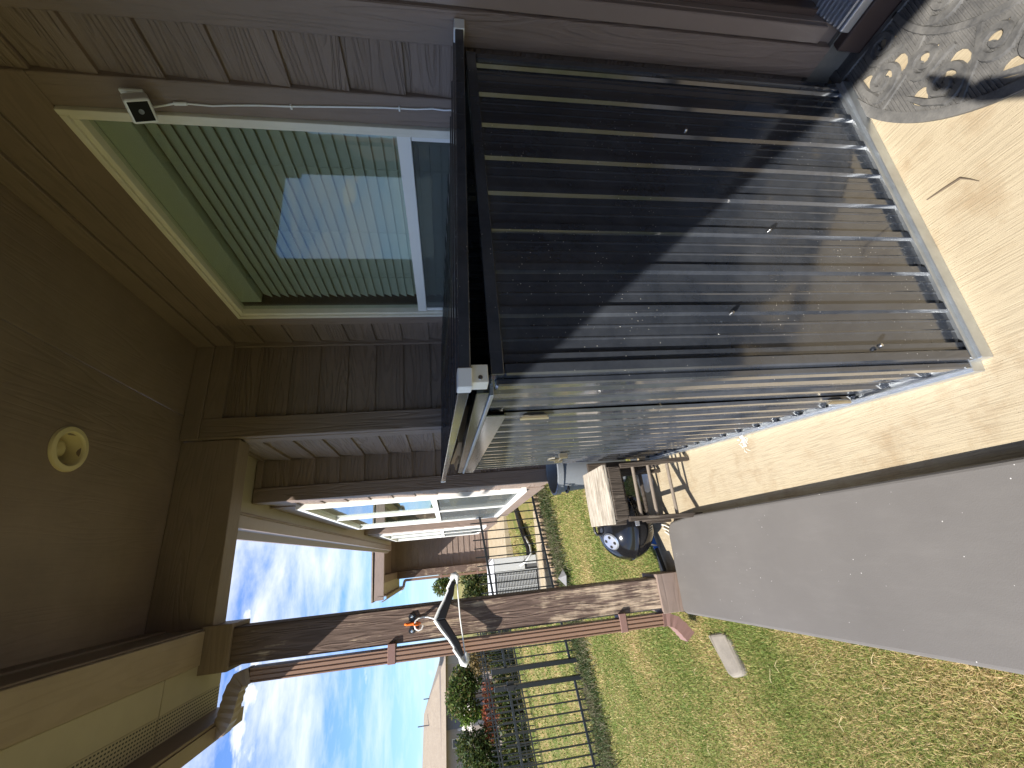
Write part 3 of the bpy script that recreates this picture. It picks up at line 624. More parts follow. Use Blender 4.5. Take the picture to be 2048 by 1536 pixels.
for z in (1.225, 0.13):
    p = on_front(0.342, 0.026); h = MB().tube([(p.x, p.y, z-0.045), (p.x, p.y, z+0.045)], 0.0055, 10)
    q0, q1 = on_front(0.330, 0.021), on_front(0.354, 0.0225)
    h.box(min(q0.x, q1.x)-0.002, max(q0.x, q1.x), min(q0.y, q1.y), max(q0.y, q1.y), z-0.04, z+0.04)
    h.build('hinge', M['brass'], door, smooth=40)
lk = MB(); p = on_front(1.40, 0.034)
lk.tube([(p.x, p.y-0.03, 0.86), (p.x, p.y+0.09, 0.86)], 0.006, 10).tube([(p.x, p.y, 0.90), (p.x, p.y+0.02, 0.93), (p.x, p.y+0.05, 0.93), (p.x, p.y+0.06, 0.90), (p.x, p.y+0.06, 0.875)], 0.005, 8)
lk.box(p.x-0.012, p.x+0.012, p.y-0.045, p.y-0.02, 0.84, 0.885).box(p.x-0.010, p.x+0.012, p.y+0.07, p.y+0.10, 0.84, 0.885); lk.build('latch', M['brass'], door, smooth=40)
for s, z in ((0.42, 0.55), (0.80, 0.72), (0.045, 0.34), (0.15, 0.75)):
    c = A+dx*s; MB().lathe([(0.0, -0.028), (0.004, -0.027), (0.006, -0.022), (0.006, -0.016)], (c.x, c.y, z), 12, 'Y').build('screw', M['steel'], end, smooth=40)
# lid: tilted corrugated sheet in a thin frame with white plastic corner pieces
lid = thing('tmp', None, None); lq = dict(a=Vector((0.338, 0.85, 1.441)), b=Vector((1.528, 0.795, 1.397)), c=Vector((0.498, 3.03, 1.512)), d=Vector((1.53, 2.99, 1.475)))
bpy.data.objects.remove(lid)
def LP(u, v): return lq['a']*(1-u)*(1-v)+lq['b']*u*(1-v)+lq['c']*(1-u)*v+lq['d']*u*v
vs = []; fs = []; nr = 0; vv = []
step = 1/17
for i in range(17):
    b0 = i*step
    for ds, h in ((0.0, 0.0), (0.30, 0.0), (0.42, 0.014), (0.58, 0.014), (0.70, 0.0)): vv.append((b0+ds*step, h))
vv.append((1.0, 0.0))
for v, h in vv:
    for u in (0.004, 0.5, 0.996):
        p = LP(u, min(max(v, 0.003), 0.997)); vs.append((p.x, p.y, p.z+0.016+h))
for i in range(len(vv)-1):
    for k in range(2): fs.append((i*3+k, i*3+k+1, i*3+k+4, i*3+k+3))
lido = MB().add(vs, fs).build('lid', M['shed_steel'], shed, label='slightly raised corrugated black lid')
def lbar(u0, v0, u1, v1, wu, wv, z0, z1, name, mat, bevel=0.002):
    pts = []
    for z in (z0, z1):
        for u, v in ((u0, v0), (u1 if wv else u0+wu, v0 if wv else v0), (u1 if wv else u1+wu, v1+wv if wv else v1), (u0, v1+wv if wv else v1)):
            p = LP(u, v); pts.append((p.x, p.y, p.z+z))
    return MB().hexa(pts).build(name, M[mat], lido, bevel=bevel, seg=1)
lbar(0.03, 0, 0.97, 0, 0, 0.012, 0, 0.026, 'lid_frame', 'shed_steel'); lbar(0.03, 0.988, 0.97, 0.988, 0, 0.012, 0, 0.026, 'lid_frame', 'shed_steel')
lbar(0, 0.02, 0, 0.98, 0.02, 0, 0, 0.026, 'lid_frame', 'shed_steel'); lbar(0.98, 0.02, 0.98, 0.98, 0.02, 0, 0, 0.026, 'lid_frame', 'shed_steel')
for u, v in ((0, 0), (0.965, 0), (0, 0.984), (0.965, 0.984)):
    lbar(u-0.002, v-0.001, u+0.037, v, 0, 0.018, -0.003, 0.029, 'corner_cap', 'white_plastic', 0.002)
p = LP(0.012, 0.008); MB().box(p.x, p.x+0.044, p.y, p.y+0.045, 1.400, 1.437).build('corner_bracket', M['vinyl_old'], lido, bevel=0.002)
MB().lathe([(0, -0.003), (0.005, -0.002), (0.006, 0)], (p.x+0.012, p.y, 1.418), 12, 'Y').build('screw', M['steel'], lido)
# cardboard showing through the gap under the lid
cbm = MB().hexa([(0.60, 2.30, 1.30), (0.80, 2.30, 1.30), (0.80, 2.72, 1.30), (0.56, 2.72, 1.30), (0.585, 2.30, 1.43), (0.80, 2.30, 1.44), (0.80, 2.72, 1.46), (0.555, 2.72, 1.475)])
cb = cbm.build('cardboard_box', M['cardboard'], bevel=0.003); tag(cb, 'torn brown cardboard box corner peeking out under the shed lid', 'box')
MB().hexa([(0.545, 2.55, 1.425), (0.60, 2.55, 1.435), (0.60, 2.72, 1.46), (0.52, 2.74, 1.44), (0.545, 2.55, 1.428), (0.60, 2.55, 1.438), (0.60, 2.72, 1.463), (0.52, 2.74, 1.443)]).build('flap', M['cardboard'], cb)

# ================================================================ grey pad on the patio edge
def rounded(poly, rs, n=7):
    out = []; m = len(poly)
    for i in range(m):
        p = Vector(poly[i]); a = (Vector(poly[i-1])-p).normalized(); b = (Vector(poly[(i+1) % m])-p).normalized(); r = rs[i]
        for k in range(n+1):
            t = k/n; out.append((p+a*r)*(1-t)**2+p*2*t*(1-t)+(p+b*r)*t**2)
    return out
pl_ = rounded([(0.098, -0.9), (0.108, 2.50), (0.085, 2.815), (-0.456, 2.85), (-0.413, 0.95), (-0.40, -0.9)], [0.06, 0.03, 0.085, 0.05, 0.03, 0.06])
pad = MB().prism([(x, y, 0.004) for x, y in pl_], (0, 0, 0.060)).build('foam_pad', M['pad_vinyl'], bevel=0.014, seg=3)
tag(pad, 'long smooth dark grey pad lying flat along the grass edge of the patio', 'pad')

# ================================================================ doormat: half-round rubber mat with pierced scrollwork
mat_ = thing('doormat', 'half round dark rubber doormat with raised scrolls and cut-outs', 'doormat', (1.4, 0.3, 0))
MC = Vector((1.5, 0.30)); RM = 0.575
def arc(c, r, a0, a1, n=28): return [(c[0]+r*math.cos(a0+(a1-a0)*k/n), c[1]+r*math.sin(a0+(a1-a0)*k/n)) for k in range(n+1)]
PI = math.pi
def outline(r, x1): return [(x1, MC.y+r-(0.005 if r > .57 else 0))]+arc(MC, r, PI/2, 1.5*PI, 60)+[(x1, MC.y-r)]
def drop(cx, cy, a, l, w, n=14):   # teardrop hole
    pts = []
    for k in range(n):
        t = 2*PI*k/n; x = l*math.cos(t); y = w*math.sin(t)*(0.55-0.45*math.cos(t))*1.4
        pts.append((cx+x*math.cos(a)-y*math.sin(a), cy+x*math.sin(a)+y*math.cos(a)))
    return pts
def polar(r, a): return (MC.x+r*math.cos(a), MC.y+r*math.sin(a))
holes = []
for i in range(7):
    a = PI/2+PI*(i+0.5)/7
    p = polar(0.515, a); holes.append(drop(p[0], p[1], a+0.9, 0.034, 0.026))
    p = polar(0.445, a+0.13); holes.append(drop(p[0], p[1], a-0.4, 0.042, 0.032))
    p = polar(0.395, a-0.10); holes.append(drop(p[0], p[1], a+2.2, 0.028, 0.021))
for i in range(6):
    a = PI/2+PI*(i+0.5)/6
    p = polar(0.25, a); holes.append(drop(p[0], p[1], a+0.5, 0.040, 0.022)); p = polar(0.19, a+0.2); holes.append(drop(p[0], p[1], a-0.9, 0.028, 0.016))
def curve_plate(name, loops, z, h, m, parent):
    cu = bpy.data.curves.new(name, 'CURVE'); cu.dimensions = '2D'; cu.fill_mode = 'BOTH'; cu.extrude = h/2
    for lp in loops:
        s = cu.splines.new('POLY'); s.points.add(len(lp)-1); s.use_cyclic_u = True
        s.points.foreach_set('co', [c for p in lp for c in (p[0], p[1], 0, 1)])
    o = bpy.data.objects.new('t', cu); COL.objects.link(o); o.location.z = z
    dg = bpy.context.evaluated_depsgraph_get(); me = bpy.data.meshes.new_from_object(o.evaluated_get(dg)); me.transform(Matrix.Translation((0, 0, z)))
    bpy.data.objects.remove(o); me.materials.clear(); me.materials.append(m); me.name = name
    return link(name, me, parent)
base = curve_plate('base_sheet', [outline(RM, 1.652)]+holes, 0.0045, 0.005, M['rubber'], mat_)
curve_plate('rim', [outline(RM+0.004, 1.656), outline(RM-0.026, 1.630)[::-1]], 0.0075, 0.012, M['rubber'], mat_)
def band(pts, w):   # ribbon polygon along a 2-D polyline, tapering width list or value
    L, Rr = [], []
    for i, p in enumerate(pts):
        a = Vector(pts[max(i-1, 0)]); b = Vector(pts[min(i+1, len(pts)-1)]); t = (b-a).normalized(); n = Vector((-t.y, t.x)); k = w[i] if isinstance(w, list) else w
        L.append(Vector(p)+n*k/2); Rr.append(Vector(p)-n*k/2)
    return [tuple(q) for q in L+Rr[::-1]]
def relief(pts, w, z, h, mb):
    """raised ribbon as quads with a rounded top"""
    n = len(pts); b = len(mb.v)
    for i, p in enumerate(pts):
        a_ = Vector(pts[max(i-1, 0)]); b_ = Vector(pts[min(i+1, n-1)]); t = (b_-a_).normalized(); nn = Vector((-t.y, t.x)); k = w[i] if isinstance(w, list) else w
        for s, hh in ((-0.5, 0), (-0.34, h), (0.34, h), (0.5, 0)):
            q = Vector(p)+nn*k*s; mb.v.append((q.x, q.y, z+hh))
    for i in range(n-1):
        for k in range(3): mb.f.append((b+i*4+k, b+i*4+k+1, b+i*4+4+k+1, b+i*4+4+k))
    mb.f += [(b, b+1, b+2, b+3), (b+n*4-1, b+n*4-2, b+n*4-3, b+n*4-4)]
def spiral(c, r0, r1, a0, turns, n=34):
    return [(c[0]+(r0+(r1-r0)*k/n)*math.cos(a0+turns*2*PI*k/n), c[1]+(r0+(r1-r0)*k/n)*math.sin(a0+turns*2*PI*k/n)) for k in range(n+1)]
ring = MB(); relief(arc(MC, 0.345, PI/2, 1.5*PI, 60), 0.024, 0.007, 0.007, ring); relief([(1.50, MC.y+0.555), (1.50, MC.y-0.555)], 0.022, 0.007, 0.007, ring)
for y in (-0.2, 0.2): relief([(1.50, MC.y+y), (1.645, MC.y+y)], 0.020, 0.007, 0.007, ring)
ring.build('raised_band', M['rubber'], mat_)
for i in range(7):
    a = PI/2+PI*(i+0.5)/7
    for r, da, rad, sgn in ((0.482, 0.10, 0.056, 1), (0.415, -0.10, 0.046, -1)):
        c = polar(r, a+da); sp = spiral(c, rad, 0.010, a+PI*0.2, sgn*1.35)
        tail = polar(r+sgn*0.03, a+da-sgn*0.19); sp = [tail, tuple((Vector(tail)+Vector(sp[0]))/2+Vector((math.cos(a), math.sin(a)))*0.008*sgn)]+sp
        w = [0.014, 0.022]+[0.028-0.012*k/34 for k in range(35)]
        mb = MB(); relief(sp, w, 0.007, 0.010, mb); mb.build('scroll', M['rubber'], mat_)
    if i: mb = MB(); b = a-PI/14; relief([polar(0.357, b), polar(0.45, b+0.03), polar(0.548, b)], 0.016, 0.007, 0.007, mb); mb.build('rib_band', M['rubber'], mat_)
for i in range(5):
    a = PI/2+PI*(i+0.5)/5
    for r, da, rad, sgn in ((0.265, 0.14, 0.058, 1), (0.225, -0.20, 0.048, -1), (0.11, 0.1, 0.040, 1)):
        c = polar(r, a+da); mb = MB(); relief(spiral(c, rad, 0.010, a, sgn*1.5), [0.030-0.012*k/34 for k in range(35)], 0.007, 0.010, mb); mb.build('scroll', M['rubber'], mat_)
for y in (0.64, 0.34, 0.02):
    mb = MB(); relief(spiral((1.572, y+0.02), 0.052, 0.010, 0.4, 1.4), 0.020, 0.007, 0.0075, mb); mb.build('scroll', M['rubber'], mat_)
ribs = MB()
for k in range(-56, 57):      # fine ribbing of the base sheet
    y = MC.y+k*0.010
    x = MC.x-math.sqrt(max(RM**2-0.03*RM-(y-MC.y)**2, 0.0))
    segs = []; xs = x
    while xs < 1.49:
        xe = xs+0.012; ok = True
        for h in holes:
            hx = [q[0] for q in h]; hy = [q[1] for q in h]
            if min(hx)-0.004 < (xs+xe)/2 < max(hx)+0.004 and min(hy)-0.003 < y < max(hy)+0.003: ok = False; break
        if ok:
            if segs and abs(segs[-1][1]-xs) < 1e-6: segs[-1][1] = xe
            else: segs.append([xs, xe])
        xs = xe
    for s0, s1 in segs: ribs.box(s0, s1, y-0.0022, y+0.0022, 0.006, 0.0095)
ro = ribs.build('ribbing', M['rubber'], mat_); ro['kind'] = 'stuff'

# ================================================================ stool
st = thing('wooden_stool', 'weathered wooden stool with pale bare top and round rungs beside the shed', 'stool', (0.27, 2.68, 0))
X0, X1, Y0, Y1 = 0.118, 0.428, 2.488, 2.86
tp = MB()
tpts = [(0.095, 2.50), (0.102, 2.70), (0.108, 2.90), (0.27, 2.915), (0.455, 2.92), (0.452, 2.75), (0.448, 2.51), (0.28, 2.495)]
tp.prism([(x, y, 0.532) for x, y in tpts], (0, 0, 0.024)).build('top', M['stool_top'], st, bevel=0.004)
bx('apron', X0+0.001, X1-0.001, Y0-0.004, Y0+0.018, 0.455, 0.531, M['stool_dark'], st); bx('apron', X0+0.001, X1-0.001, Y1-0.018, Y1+0.004, 0.455, 0.531, M['stool_dark'], st)
bx('apron', X0-0.004, X0+0.0185, Y0+0.0185, Y1-0.0185, 0.455, 0.531, M['stool_dark'], st); bx('apron', X1-0.0185, X1+0.004, Y0+0.0185, Y1-0.0185, 0.455, 0.531, M['stool_dark'], st)
for x in (X0, X1):
    for y in (Y0, Y1):
        dx_ = 0.014 if x == X0 else -0.014; sy = -0.012 if y == Y0 else 0.012
        MB().hexa([(x-0.013-dx_, y-0.015+sy, 0.0), (x+0.013-dx_, y-0.015+sy, 0.0), (x+0.013-dx_, y+0.015+sy, 0.0), (x-0.013-dx_, y+0.015+sy, 0.0),
                   (x-0.014, y-0.016, 0.454), (x+0.014, y-0.016, 0.454), (x+0.014, y+0.016, 0.454), (x-0.014, y+0.016, 0.454)]).build('leg', M['stool_dark'], st, bevel=0.003)
plain('rung_wood', (0.17, 0.14, 0.11), 0.75, var=0.3, vs=25)
for z in (0.375, 0.275, 0.148): MB().tube([(X0, Y0, z), (X1, Y0, z-0.004)], 0.0105, 10).build('rung', M['rung_wood'], st, smooth=60)
for z in (0.30, 0.16): MB().tube([(X0, Y1, z), (X1, Y1, z)], 0.0125, 10).build('rung', M['stool_dark'], st, smooth=60)
for x in (X0, X1): MB().tube([(x, Y0, 0.21), (x, Y1, 0.21)], 0.0125, 10).build('rung', M['stool_dark'], st, smooth=60)

# ================================================================ small kettle grill
kg = thing('kettle_grill', 'small glossy black round kettle grill with a silver vent in its lid', 'grill', (0.105, 3.06, 0))
kc = (0.100, 3.06, 0.245)
bowl = [(0.02, -0.1745)]+[(0.222*math.sin(t), -0.175*math.cos(t)) for t in np.linspace(0.2, PI/2, 12)]+[(0.229, 0.004), (0.222, 0.008)]
dome = [(0.230, 0.010), (0.233, 0.016), (0.229, 0.022)]+[(0.224*math.cos(t)**0.85 if t < PI/2-1e-3 else 0.0, 0.022+0.176*math.sin(t)) for t in np.linspace(0.05, PI/2, 18)]
MB().lathe(bowl, kc, 48).build('bowl', M['black_gloss'], kg, smooth=40); dm = MB().lathe(dome, kc, 48).build('lid', M['black_gloss'], kg, smooth=40)
vd = Vector((-0.42, -0.42, 0.80)).normalized(); vp = Vector(kc)+Vector((-0.098, -0.098, 0.172))
vent = MB(); q = vd.to_track_quat('Z', 'Y').to_matrix()
vv_ = MB().lathe([(0.018, -0.004), (0.060, -0.012), (0.060, -0.006), (0.052, 0.002), (0.016, 0.004), (0.0, 0.004)], n=28)
vent.add([vp+q@Vector(a) for a in vv_.v], vv_.f); vent = vent.build('vent', M['alu'], dm, smooth=35)
for k in range(4):
    a = k*PI/2+0.4; h = MB().lathe([(0.011, 0.001), (0.011, 0.0045), (0.0, 0.0045)], n=14); c = Vector((0.034*math.cos(a), 0.034*math.sin(a), 0.0))
    MB().add([vp+q@(Vector(p_)*1.0+c) for p_ in h.v], h.f).build('vent_hole', M['dark_void'], vent)
MB().tube([(0.06, 3.06, 0.435), (0.06, 3.06, 0.47), (0.08, 3.06, 0.483), (0.13, 3.06, 0.483), (0.15, 3.06, 0.47), (0.15, 3.06, 0.43)], 0.010, 10).build('handle', M['black_plastic'], dm, smooth=50)
for k in range(3):
    a = 0.7+k*2*PI/3; MB().tube([(kc[0]+0.13*math.cos(a), kc[1]+0.13*math.sin(a), 0.15), (kc[0]+0.17*math.cos(a), kc[1]+0.17*math.sin(a), -0.01)], 0.008, 8).build('leg', M['alu'], kg, smooth=50)
MB().box(0.085, 0.13, 2.823, 2.833, 0.245, 0.275).build('clip', M['alu'], kg, bevel=0.003)

# ================================================================ odds and ends behind the stool
bn = thing('plastic_bin', 'open grey round plastic bin standing past the far end of the shed', 'bin', (0.60, 3.42, 0.06))
bc = (0.60, 3.42, 0.0)
MB().lathe([(0.0, 0.05), (0.145, 0.05), (0.150, 0.06), (0.187, 0.60), (0.203, 0.602), (0.206, 0.645), (0.192, 0.65), (0.186, 0.645), (0.180, 0.60), (0.142, 0.075), (0.0, 0.075)], bc, 44).build('body', M['bin_grey'], bn, smooth=40)
MB().tube([(0.44, 3.30, 0.56), (0.415, 3.285, 0.565), (0.40, 3.33, 0.56), (0.405, 3.38, 0.56), (0.425, 3.39, 0.555)], 0.008, 8).build('handle', M['black_plastic'], bn, smooth=50)
pk = MB().hexa([(0.462, 2.992, 0.002), (0.548, 2.992, 0.002), (0.548, 3.02, 0.002), (0.462, 3.02, 0.002), (0.468, 3.03, 0.47), (0.556, 3.03, 0.47), (0.556, 3.058, 0.47), (0.468, 3.058, 0.47)]).build('plank', M['stool_dark'], bevel=0.004)
tag(pk, 'short dark weathered plank standing upright behind the stool', 'plank')
ds_ = MB().lathe([(0.0, 0.004), (0.05, 0.004), (0.075, 0.030), (0.079, 0.030), (0.055, 0.0), (0.0, 0.0)], (0.395, 3.05, 0.002), 28).build('plastic_dish', M['white_plastic'], smooth=40)
tag(ds_, 'shallow white plastic dish on the concrete behind the stool', 'dish')
sc_ = thing('scraper', 'blue and black long handled scraper lying at the far patio edge', 'scraper', (-0.05, 3.11, 0.03))
MB().tube([(0.05, 3.175, 0.028), (-0.072, 3.118, 0.028)], 0.017, 10).build('grip', M['blue_plastic'], sc_, smooth=50)
MB().tube([(-0.0725, 3.118, 0.026), (-0.245, 3.05, 0.026)], 0.014, 10).build('handle', M['black_plastic'], sc_, smooth=50)
MB().hexa([(0.05, 3.155, 0.004), (0.17, 3.225, 0.004), (0.155, 3.27, 0.004), (0.045, 3.195, 0.004), (0.05, 3.155, 0.034), (0.17, 3.225, 0.022), (0.155, 3.27, 0.022), (0.045, 3.195, 0.034)]).build('head', M['black_plastic'], sc_, bevel=0.004)
mr = MB().hexa([(0.105, 2.86, 0.002), (0.128, 2.86, 0.002), (0.135, 3.13, 0.002), (0.112, 3.13, 0.002), (0.105, 2.86, 0.022), (0.128, 2.86, 0.022), (0.135, 3.13, 0.022), (0.112, 3.13, 0.022)]).build('metal_bar', M['galv'], bevel=0.002)
tag(mr, 'pale galvanised flat bar lying on the concrete under the grill', 'bar')
for i, (p_, q_) in enumerate((((0.085, 3.0), (0.055, 2.88)), ((0.06, 2.98), (0.02, 2.87)), ((0.035, 2.96), (-0.01, 2.875)))):
    s_ = MB().tube([(p_[0], p_[1], 0.009+0.001*i), ((p_[0]+q_[0])/2+0.006, (p_[1]+q_[1])/2, 0.012), (q_[0], q_[1], 0.009)], 0.006, 8).build('stick', M['vinyl_old'], smooth=50)
    tag(s_, ('pale wooden stick nearest the metal bar under the grill', 'middle pale stick of the three under the grill', 'pale stick farthest left of the three under the grill')[i], 'stick', 'pale sticks under the grill')
tw = MB().tube([(0.888, 0.818, 0.003), (0.884, 0.775, 0.004), (0.879, 0.727, 0.004), (0.860, 0.713, 0.004), (0.837, 0.699, 0.003)], [0.0015, 0.003, 0.0035, 0.002, 0.001], 7).build('twig', M['bark'], smooth=50)
tag(tw, 'thin bent dark twig lying on the sunny concrete', 'twig')
fl = MB()
for i in range(46):
    a = rng.uniform(0, 2*PI); r = rng.uniform(0, 0.04); h = rng.uniform(0.002, 0.018); x, y = 0.41+r*math.cos(a), 1.925+0.7*r*math.sin(a); b = rng.uniform(0, 2*PI); l = rng.uniform(0.008, 0.022)
    fl.tube([(x, y, h), (x+l*math.cos(b)*0.5, y+l*math.sin(b)*0.5, h+0.005), (x+l*math.cos(b), y+l*math.sin(b), h*0.5)], 0.0008, 4)
tag(fl.build('feather_fluff', M['white_plastic']), 'tuft of white fluff on the concrete against the shed base', 'fluff')
sb = MB(); q_ = [(-0.53, 2.70), (-0.50, 2.50), (-0.68, 2.40), (-0.80, 2.58)]
blk = thing('splash_block', 'pale concrete splash block half sunk in grass under the downspout', 'splash block', (-0.66, 2.71, -0.14))
poly = rounded([(-0.585, 2.855), (-0.545, 2.65), (-0.745, 2.57), (-0.795, 2.72)], [0.05]*4, 5)
MB().prism([(x, y, -0.14) for x, y in poly], (0, 0, 0.075)).build('slab', M['concrete_grey'], blk, bevel=0.02, seg=3)
for a, b in ((( -0.592, 2.83), (-0.765, 2.72)), ((-0.565, 2.665), (-0.725, 2.595))):
    MB().tube([(a[0], a[1], -0.069), (b[0], b[1], -0.078)], 0.011, 8).build('raised_edge', M['concrete_grey'], blk, smooth=60)

# ================================================================ coat hanger on the post hook
hk = thing('wall_hook', 'orange hook on a black plate screwed to the wooden post', 'hook', (-0.334, 2.925, 1.73))
MB().prism([(x, YF-0.001, z) for x, z in ((-0.385, 1.722), (-0.372, 1.712), (-0.345, 1.722), (-0.322, 1.722), (-0.296, 1.712), (-0.283, 1.722), (-0.283, 1.748), (-0.296, 1.756), (-0.322, 1.744), (-0.345, 1.744), (-0.372, 1.756), (-0.385, 1.748))], (0, -0.008, 0)).build('plate', M['black_plastic'], hk)
for x in (-0.372, -0.296): MB().lathe([(0.009, -0.0115), (0.007, -0.0145), (0.0, -0.015)], (x, YF, 1.734), 14, 'Y').build('screw', M['steel'], hk, smooth=40)
MB().tube([(-0.333, YF-0.011, 1.775), (-0.333, YF-0.025, 1.765), (-0.333, YF-0.014, 1.735), (-0.333, YF-0.020, 1.705), (-0.333, YF-0.045, 1.690), (-0.333, YF-0.070, 1.702), (-0.333, YF-0.076, 1.722)], [0.006, 0.008, 0.009, 0.009, 0.009, 0.008, 0.006], 10).build('hook_arm', M['orange'], hk, smooth=50)
hg = thing('coat_hanger', 'white plastic coat hanger with black shoulder inserts hanging from the orange hook', 'hanger', (-0.32, 2.87, 1.6))
def H(x, z): return Vector((x, 2.875+0.17*(x+0.333), z))
hook = [H(-0.345, 1.667), H(-0.362, 1.678), H(-0.366, 1.695), H(-0.357, 1.711), H(-0.338, 1.717), H(-0.318, 1.711), H(-0.305, 1.695), H(-0.302, 1.67), H(-0.304, 1.64), H(-0.314, 1.612), H(-0.322, 1.595)]
MB().tube(hook, 0.0048, 10).build('hook', M['white_plastic'], hg, smooth=50)
def shoulder(sx, ex, ez):
    c = H(-0.325, 1.598); m1 = H(-0.325+0.45*(ex+0.325), 1.598-0.50*(1.598-ez)); e = H(ex, ez)
    mb = MB().tube([c, c.lerp(m1, 0.5)+Vector((0, 0, 0.004)), m1, m1.lerp(e, 0.35)+Vector((0, 0, -0.003)), m1.lerp(e, 0.45)+Vector((0, 0, 0.006)), m1.lerp(e, 0.8), e], [0.012, 0.009, 0.008, 0.007, 0.009, 0.010, 0.015], 10)
    mb.tube([H(ex-0.02*sx, ez+0.012), H(ex, ez), H(ex+0.006*sx, ez-0.012), H(ex-0.008*sx, ez-0.024), H(ex-0.05*sx, ez-0.020)], [0.014, 0.019, 0.018, 0.015, 0.007], 10)
    mb.build('shoulder_rim', M['white_plastic'], hg, smooth=60)
    top = [H(-0.325, 1.590), H(-0.325+0.45*(ex+0.325), 1.592-0.50*(1.598-ez)), H(ex-0.03*sx, ez+0.012)]; bot = [H(ex-0.035*sx, ez-0.010), H(-0.325+0.55*(ex+0.325), 1.560-0.66*(1.598-ez)), H(-0.325, 1.538)]
    MB().prism([p+Vector((0, -0.012, 0)) for p in top+bot], (0, 0.024, 0)).build('shoulder_insert', M['black_plastic'], hg, bevel=0.005)
shoulder(1, -0.098, 1.482); shoulder(-1, -0.552, 1.448)
MB().tube([H(-0.108, 1.462), H(-0.33, 1.452), H(-0.545, 1.430)], 0.0042, 8).build('lower_bar', M['white_plastic'], hg, smooth=50)

# ================================================================ security camera and cable, recessed light
sc = thing('security_camera', 'small white cube security camera mounted on the window trim', 'camera', (1.54, 1.12, 2.47))
MB().box(1.530, 1.5415, 1.088, 1.150, 2.448, 2.520).build('mount_plate', M['white_plastic'], sc, bevel=0.004)
MB().tube([(1.532, 1.118, 2.475), (1.512, 1.118, 2.470), (1.498, 1.118, 2.462)], [0.012, 0.009, 0.010], 10).build('arm', M['white_plastic'], sc, smooth=50)
fw = Vector((-0.80, -0.30, -0.46)).normalized(); q = fw.to_track_quat('Z', 'X').to_matrix(); c0 = Vector((1.488, 1.113, 2.462))
def rot_box(c, q, x0, x1, y0, y1, z0, z1): b = MB().box(x0, x1, y0, y1, z0, z1); return MB().add([c+q@Vector(v) for v in b.v], b.f)
body = rot_box(c0, q, -0.036, 0.036, -0.036, 0.036, -0.022, 0.056).build('body', M['white_plastic'], sc, bevel=0.009, seg=3)
rot_box(c0, q, -0.028, 0.028, -0.028, 0.028, 0.055, 0.0575).build('face', M['black_matte'], sc, bevel=0.004)
ln = MB().lathe([(0.0075, 0.057), (0.0075, 0.0585), (0.005, 0.0585), (0.004, 0.0578), (0.0, 0.0578)], n=20); MB().add([c0+q@Vector(v) for v in ln.v], ln.f).build('lens', M['bin_grey'], sc, smooth=40)
cp = [(1.505, 1.130, 2.452), (1.53, 1.140, 2.43), (1.535, 1.136, 2.40), (1.536, 1.128, 2.365), (1.537, 1.129, 2.32), (1.537, 1.131, 2.255), (1.538, 1.126, 2.2), (1.538, 1.119, 2.1), (1.538, 1.116, 2.0), (1.538, 1.110, 1.9), (1.538, 1.104, 1.795), (1.538, 1.098, 1.68), (1.538, 1.096, 1.56), (1.538, 1.090, 1.50), (1.538, 1.093, 1.46), (1.538, 1.088, 1.40), (1.538, 1.088, 0.9)]
cb_ = thing('power_cable', 'thin white cable stapled down the window trim from the camera', 'cable', (1.538, 1.1, 0.9))
MB().tube(cp, 0.0032, 8).build('cord', M['white_plastic'], cb_, smooth=60); MB().tube([(1.5355, 1.130, 2.375), (1.536, 1.128, 2.335)], 0.0062, 10).build('plug', M['white_plastic'], cb_, smooth=50)
for z, y in ((1.995, 1.116), (1.62, 1.097)): bx('cable_clip', 1.531, 1.5415, y-0.008, y+0.008, z-0.003, z+0.003, M['white_plastic'], cb_, 0.001)
rl = thing('recessed_light', 'unlit round recessed downlight with cream trim in the porch ceiling', 'light', (LX, LY, 3.17))
MB().lathe([(0.072, 3.166), (0.078, 3.160), (0.098, 3.163), (0.103, 3.171), (0.103, 3.1735), (0.070, 3.1735), (0.072, 3.166)], (LX, LY, 0), 44, cap=False).build('trim_ring', M['cream'], rl, smooth=40)
MB().lathe([(0.071, 3.167), (0.066, 3.19), (0.058, 3.25), (0.055, 3.29), (0.0, 3.29)], (LX, LY, 0), 40, cap=False).build('baffle', M['cream'], rl, smooth=40)
MB().lathe([(0.0, 3.196), (0.022, 3.199), (0.038, 3.21), (0.043, 3.226), (0.038, 3.25), (0.020, 3.28)], (LX+0.004, LY-0.004, 0), 32).build('bulb', M['bulb'], rl, smooth=50)
